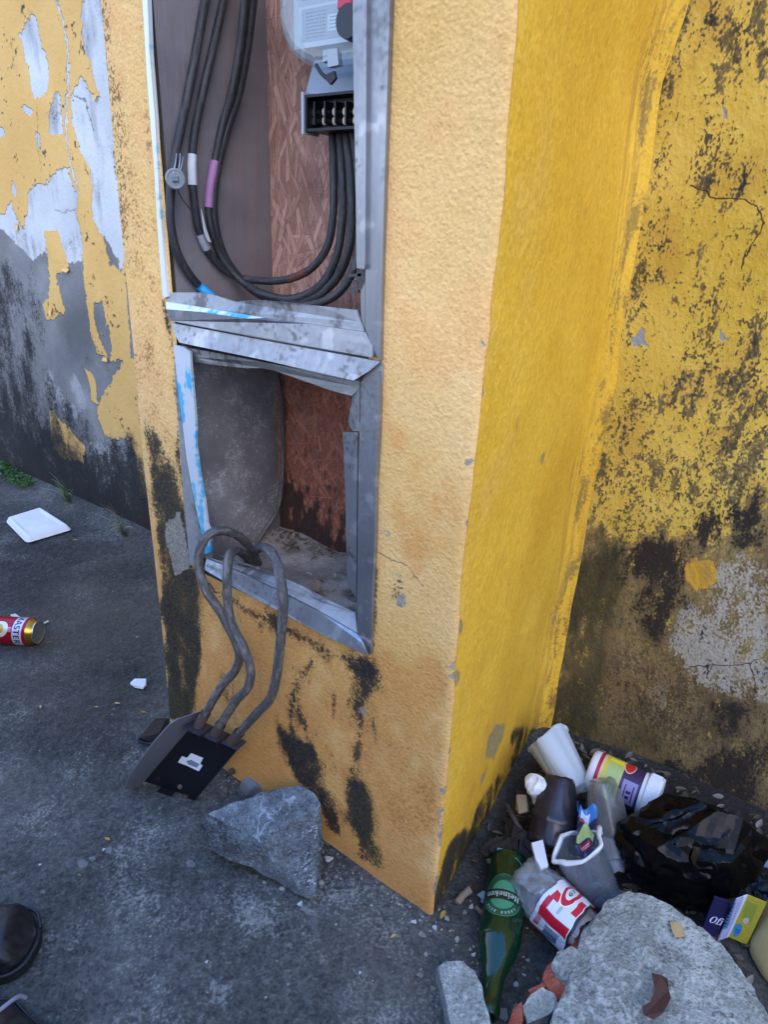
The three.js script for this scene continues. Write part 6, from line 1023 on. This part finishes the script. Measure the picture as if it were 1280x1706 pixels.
// ---------------------------------------------------------------- small bits lying about
{
  const r = rng(5), pebbleG = [0, 1, 2].map((k) => { const q = rng(k + 3), P = []; for (let i = 0; i < 12; i++) { const v = V3(q() - 0.5, (q() - 0.5) * 0.6, q() - 0.5); P.push(v.normalize().multiply(V3(1, 0.55, 0.8))); } return boxUV(new ConvexGeometry(P)); });
  const pm = [0xb5b4ae, 0x98958c, 0x7c7a76].map((h) => std(h, 0.9));
  const place = (x, y, s, k, label, group, name = 'pebble', m = pm[k % 3]) => { const p = onG(x, y, s * 0.25), o = new THREE.Mesh(pebbleG[k % 3], m); o.name = numbered(name); o.position.copy(p); o.scale.setScalar(s); o.rotation.y = r() * 6; o.userData = { label, category: name === 'pebble' ? 'pebble' : 'stone chip', group }; scene.add(o); };
  const G = 'tiny pebbles scattered over the dark pavement';
  [[228, 1061, 4], [189, 985, 3], [230, 1060, 3], [152, 1008, 3], [45, 960, 3], [118, 1108, 3], [233, 967, 3], [70, 1055, 3], [20, 1215, 4], [186, 1190, 3], [145, 1260, 3], [112, 1355, 4], [66, 1440, 5], [240, 1440, 4], [215, 1492, 5], [172, 1415, 6], [150, 1430, 4], [316, 1436, 4], [344, 1602, 5], [420, 1512, 6], [300, 1385, 4], [92, 1390, 3], [250, 1560, 4], [480, 1640, 5], [600, 1620, 5], [560, 1540, 5], [640, 1520, 4]].forEach(([x, y, s], i) => place(x, y, s * 0.00055, i, 'tiny pale pebble on the dark pavement', G));
  const G2 = 'stone chips on the ground by the corner and the rubble';
  [[733, 1462, 6], [705, 1558, 5], [690, 1535, 5], [762, 1565, 5], [804, 1575, 8], [815, 1560, 6], [745, 1530, 5], [775, 1520, 5], [725, 1545, 5], [860, 1640, 5], [840, 1690, 9], [790, 1590, 4], [710, 1590, 4], [700, 1625, 6], [786, 1510, 5], [850, 1570, 4], [880, 1600, 4], [548, 1430, 8], [535, 1470, 6], [610, 1480, 6], [500, 1505, 5], [470, 1480, 5], [440, 1470, 4]].forEach(([x, y, s], i) => place(x, y, s * 0.001, i + 1, 'small grey stone chip near the pillar corner and rubble', G2, 'stone_chip'));
  // fallen leaf bits
  const lg = (() => { const g = grid(4, 6, (s, t) => { const w = Math.sin(Math.PI * Math.pow(t, 0.8)) * 0.42; return [V3((s - 0.5) * 2 * w, 0.12 * Math.sin(t * 3) + 0.25 * Math.abs(s - 0.5), t * 2 - 1), s, t]; }); return g; })();
  const lm = [0xa98a3f, 0x8a6a35, 0xb9a05a].map((h) => std(h, 0.85, 0, { side: THREE.DoubleSide }));
  const G3 = 'dry yellow leaf bits on the pavement';
  [[125, 900, 9], [239, 1187, 8], [195, 1172, 7], [160, 1178, 6], [187, 985, 5], [67, 1178, 6], [178, 1398, 7], [132, 1458, 5], [655, 1560, 6], [738, 1525, 10], [680, 1450, 6]].forEach(([x, y, s], i) => { const p = onG(x, y, 0.003), o = new THREE.Mesh(lg, lm[i % 3]); o.name = numbered('leaf'); o.position.copy(p); o.scale.setScalar(s * 0.0009); o.rotation.y = r() * 6; o.userData = { label: 'dry yellow leaf bit lying on the pavement', category: 'leaf', group: G3 }; scene.add(o); });
  const leaf2 = thing('leaf', 'curled dark brown dry leaf on top of the concrete lump', 'leaf', null, onY(1095, 1655, 0.095));
  part(leaf2, 'leaf_blade', crumple(slab([[1088, 1626], [1100, 1624], [1112, 1632], [1118, 1648], [1118, 1662], [1104, 1688], [1088, 1698], [1072, 1690], [1072, 1674], [1086, 1664], [1094, 1650]].map(([x, y], i) => onY(x, y, 0.101 + (i % 3) * 0.003)), 0.0012, V3(0, -1, 0), (q) => [q.x, -q.z]), 0.003, 0.03), std(0x4a2f28, 0.8));
  const crumb = thing('crumb', 'pale yellow crumb stuck on top of the concrete lump', 'crumb', null, onY(1127, 1548, 0.094));
  part(crumb, 'flake', stone([[1116, 1536], [1126, 1532], [1136, 1544], [1140, 1560], [1126, 1562], [1120, 1550]].flatMap(([x, y]) => [onY(x, y, 0.1), onY(x, y, 0.092)]), 0.004, 0.0015, 0.03, 0.8), std(0xb59a6e, 0.9));
  const cap = thing('carton_scrap', 'tan crushed carton scrap by the pillar side under the foam', 'scrap', null, onY(870, 1338, 0.07));
  part(cap, 'shell', crumple(boxUV(new ConvexGeometry([[862, 1326, 0.08], [874, 1324, 0.08], [880, 1350, 0.085], [866, 1354, 0.085], [858, 1348, 0.07], [884, 1352, 0.06], [864, 1324, 0.07], [862, 1352, 0.06]].map(([x, y, h]) => onY(x, y, h)))), 0.004, 0.03), std(0x8f8268, 0.8));
  const stick = (pts, rad, label, hex) => { const P = pts.map(([x, y, h]) => onG(x, y, h)); const t = thing('twig', label, 'twig', null, P[0]); part(t, 'wood', crumple(tube(P, rad, 24, 8), 0.0008, 0.03), std(hex, 0.9)); };
  stick([[846, 1342, 0.03], [856, 1362, 0.05], [872, 1392, 0.05], [880, 1420, 0.03]], 0.004, 'grey brown bark strip beside the dark cup', 0x57504e);
  stick([[762, 1503, 0.008], [776, 1488, 0.012], [784, 1482, 0.014]], 0.0055, 'short tan stick on the dirt by the pillar corner', 0x8a7a66);
  stick([[794, 1512, 0.006], [806, 1524, 0.008], [814, 1536, 0.006]], 0.0035, 'thin tan stick left of the green bottle', 0x7d705e);
  stick([[381, 1290, 0.012], [389, 1283, 0.016], [398, 1278, 0.014]], 0.006, 'rusty brown stub on the ground behind the tray', 0x4d3f34);
  // grit and leaf mould nobody could count
  const im = (name, g, m, n, label, cat, spot) => { const o = new THREE.InstancedMesh(g, m, n), M = new THREE.Matrix4(), q = new THREE.Quaternion(), E = new THREE.Euler(), col = new THREE.Color(); for (let i = 0; i < n; i++) { const [x, z, s, h] = spot(i); q.setFromEuler(E.set((r() - 0.5) * 1.2, r() * 6, (r() - 0.5) * 1.2)); M.compose(V3(x, groundY(x, z) + h, z), q, V3(s, s, s)); o.setMatrixAt(i, M); const dl = name === 'grit' ? 0.10 + r() * 0.22 : 0.04 + r() * r() * 0.2; col.setHSL(0.08 + r() * 0.03, 0.12 + r() * 0.25, dl); o.setColorAt(i, col); } o.name = name; o.castShadow = o.receiveShadow = true; o.userData = { label, category: cat, kind: 'stuff' }; scene.add(o); };
  const whiteM = std(0xffffff, 0.95);
  // thin crumpled films and rags between the bigger things
  for (const [x, y, h, w, d, hex, rough, tr, label, name] of [[868, 1395, 0.05, 0.05, 0.05, 0x2a2522, 0.9, 0, 'dark brown rotten rag by the pillar side left of the dark cup', 'rag'], [948, 1452, 0.03, 0.05, 0.035, 0x3a3432, 0.85, 0, 'dark damp rag between the labelled bottle and the crushed cup', 'rag'], [1068, 1392, 0.06, 0.03, 0.05, 0x77838a, 0.35, 0.4, 'crumpled grey clear film right of the hazy cup', 'film'], [1120, 1352, 0.06, 0.07, 0.03, 0x1b1e26, 0.4, 0, 'dark plastic sheet behind the black bag under the paper strip', 'film'], [1015, 1496, 0.03, 0.05, 0.03, 0x596068, 0.3, 0.4, 'crumpled clear film tucked along the top edge of the concrete lump', 'film'], [1250, 1475, 0.05, 0.05, 0.06, 0x2b343c, 0.4, 0, 'dark grey plastic sheet right of the bag behind the carton', 'film'], [975, 1322, 0.06, 0.03, 0.03, 0x383226, 0.9, 0, 'dark leaf clump below the jar between cups', 'rag']]) {
    const c = onY(x, y, h), t = thing(name, label, name, null, c);
    const g = grid(22, 22, (s, q) => { const a = s - 0.5, b = q - 0.5, e = Math.max(0, 1 - 3.2 * (a * a + b * b)); return [V3(c.x + a * w * 1.6 * (1 + 0.3 * Math.sin(q * 9)), c.y - 0.02 + 0.03 * e, c.z + b * d * 1.6 * (1 + 0.3 * Math.sin(s * 8 + 1))), s, q]; });
    part(t, name === 'rag' ? 'cloth' : 'sheet', crumple(g, 0.012, 0.08), new THREE.MeshPhysicalMaterial({ color: hex, roughness: rough, transmission: tr, thickness: 0, side: THREE.DoubleSide }));
  }
  im('grit', pebbleG[0], whiteM, 900, 'loose grit on the ground by the corner and pillar foot', 'grit', () => { const k = r(); if (k < 0.5) { const x = 0.62 + r() * 0.34, z = 0.05 + Math.pow(r(), 0.8) * 0.5; return [x, z, 0.0012 + r() * r() * 0.004, 0.001]; } if (k < 0.75) { const x = r() * 0.64; return [x, PZ + 0.006 + r() * r() * 0.06, 0.001 + r() * 0.002, 0.0005]; } return [-1.2 + r() * 1.9, r() * 1.0 + (0.46 - 0.0) * 0.0 + 0.0, 0.0008 + r() * 0.0014, 0.0004]; });
  const rp = (s, t) => [lerp(OX0 + 0.012, OX1 - 0.012, s), lerp(BZ + 0.012, PZ - 0.02, t)];
  { const o = new THREE.InstancedMesh(lg, std(0xffffff, 0.9, 0, { side: THREE.DoubleSide }), 130), M = new THREE.Matrix4(), q = new THREE.Quaternion(), E = new THREE.Euler(), col = new THREE.Color(); for (let i = 0; i < 130; i++) { const w = r(), [x, z] = i < 60 ? rp(r() * 0.45, r() * r() * 0.35) : i < 95 ? rp(0.75 + r() * 0.25, r()) : rp(r(), r()); q.setFromEuler(E.set((r() - 0.5) * 1.4, r() * 6, (r() - 0.5) * 1.4)); M.compose(V3(x, OY0 + 0.013 + (S(NA, x / 0.3, z / 0.3) - 0.5) * 0.014 + r() * 0.004, z), q, V3(1, 1, 1).multiplyScalar(0.003 + r() * 0.006)); o.setMatrixAt(i, M); col.setHSL(0.08, 0.2 + r() * 0.2, 0.06 + w * 0.2); o.setColorAt(i, col); } o.name = 'debris'; o.userData = { label: 'dry leaf crumbs on the dusty floor of the lower compartment', category: 'debris', kind: 'stuff' }; scene.add(o); }
  { const c = onY(528, 978, OY0 + 0.022), o = new THREE.Mesh(lg, std(0x7d6550, 0.9, 0, { side: THREE.DoubleSide })); o.name = numbered('leaf'); o.position.copy(c); o.scale.set(0.02, 0.02, 0.017); o.rotation.set(0.2, 0.9, 0.15); o.userData = { label: 'brown dry leaf lying behind the sill in the lower compartment', category: 'leaf' }; scene.add(o); }
  im('leaf_litter', lg, std(0xffffff, 0.9, 0, { side: THREE.DoubleSide }), 760, 'rotting brown leaf litter under the rubbish in the corner', 'litter', () => { const x = 0.62 + r() * 0.5, z = WZ + 0.03 + r() * 0.36; return [x, z, 0.004 + r() * 0.008, 0.003 + r() * 0.02]; });
}

scene.traverse((o) => { if (o.isMesh) { o.castShadow = true; o.receiveShadow = true; } });
renderer.render(scene, camera);
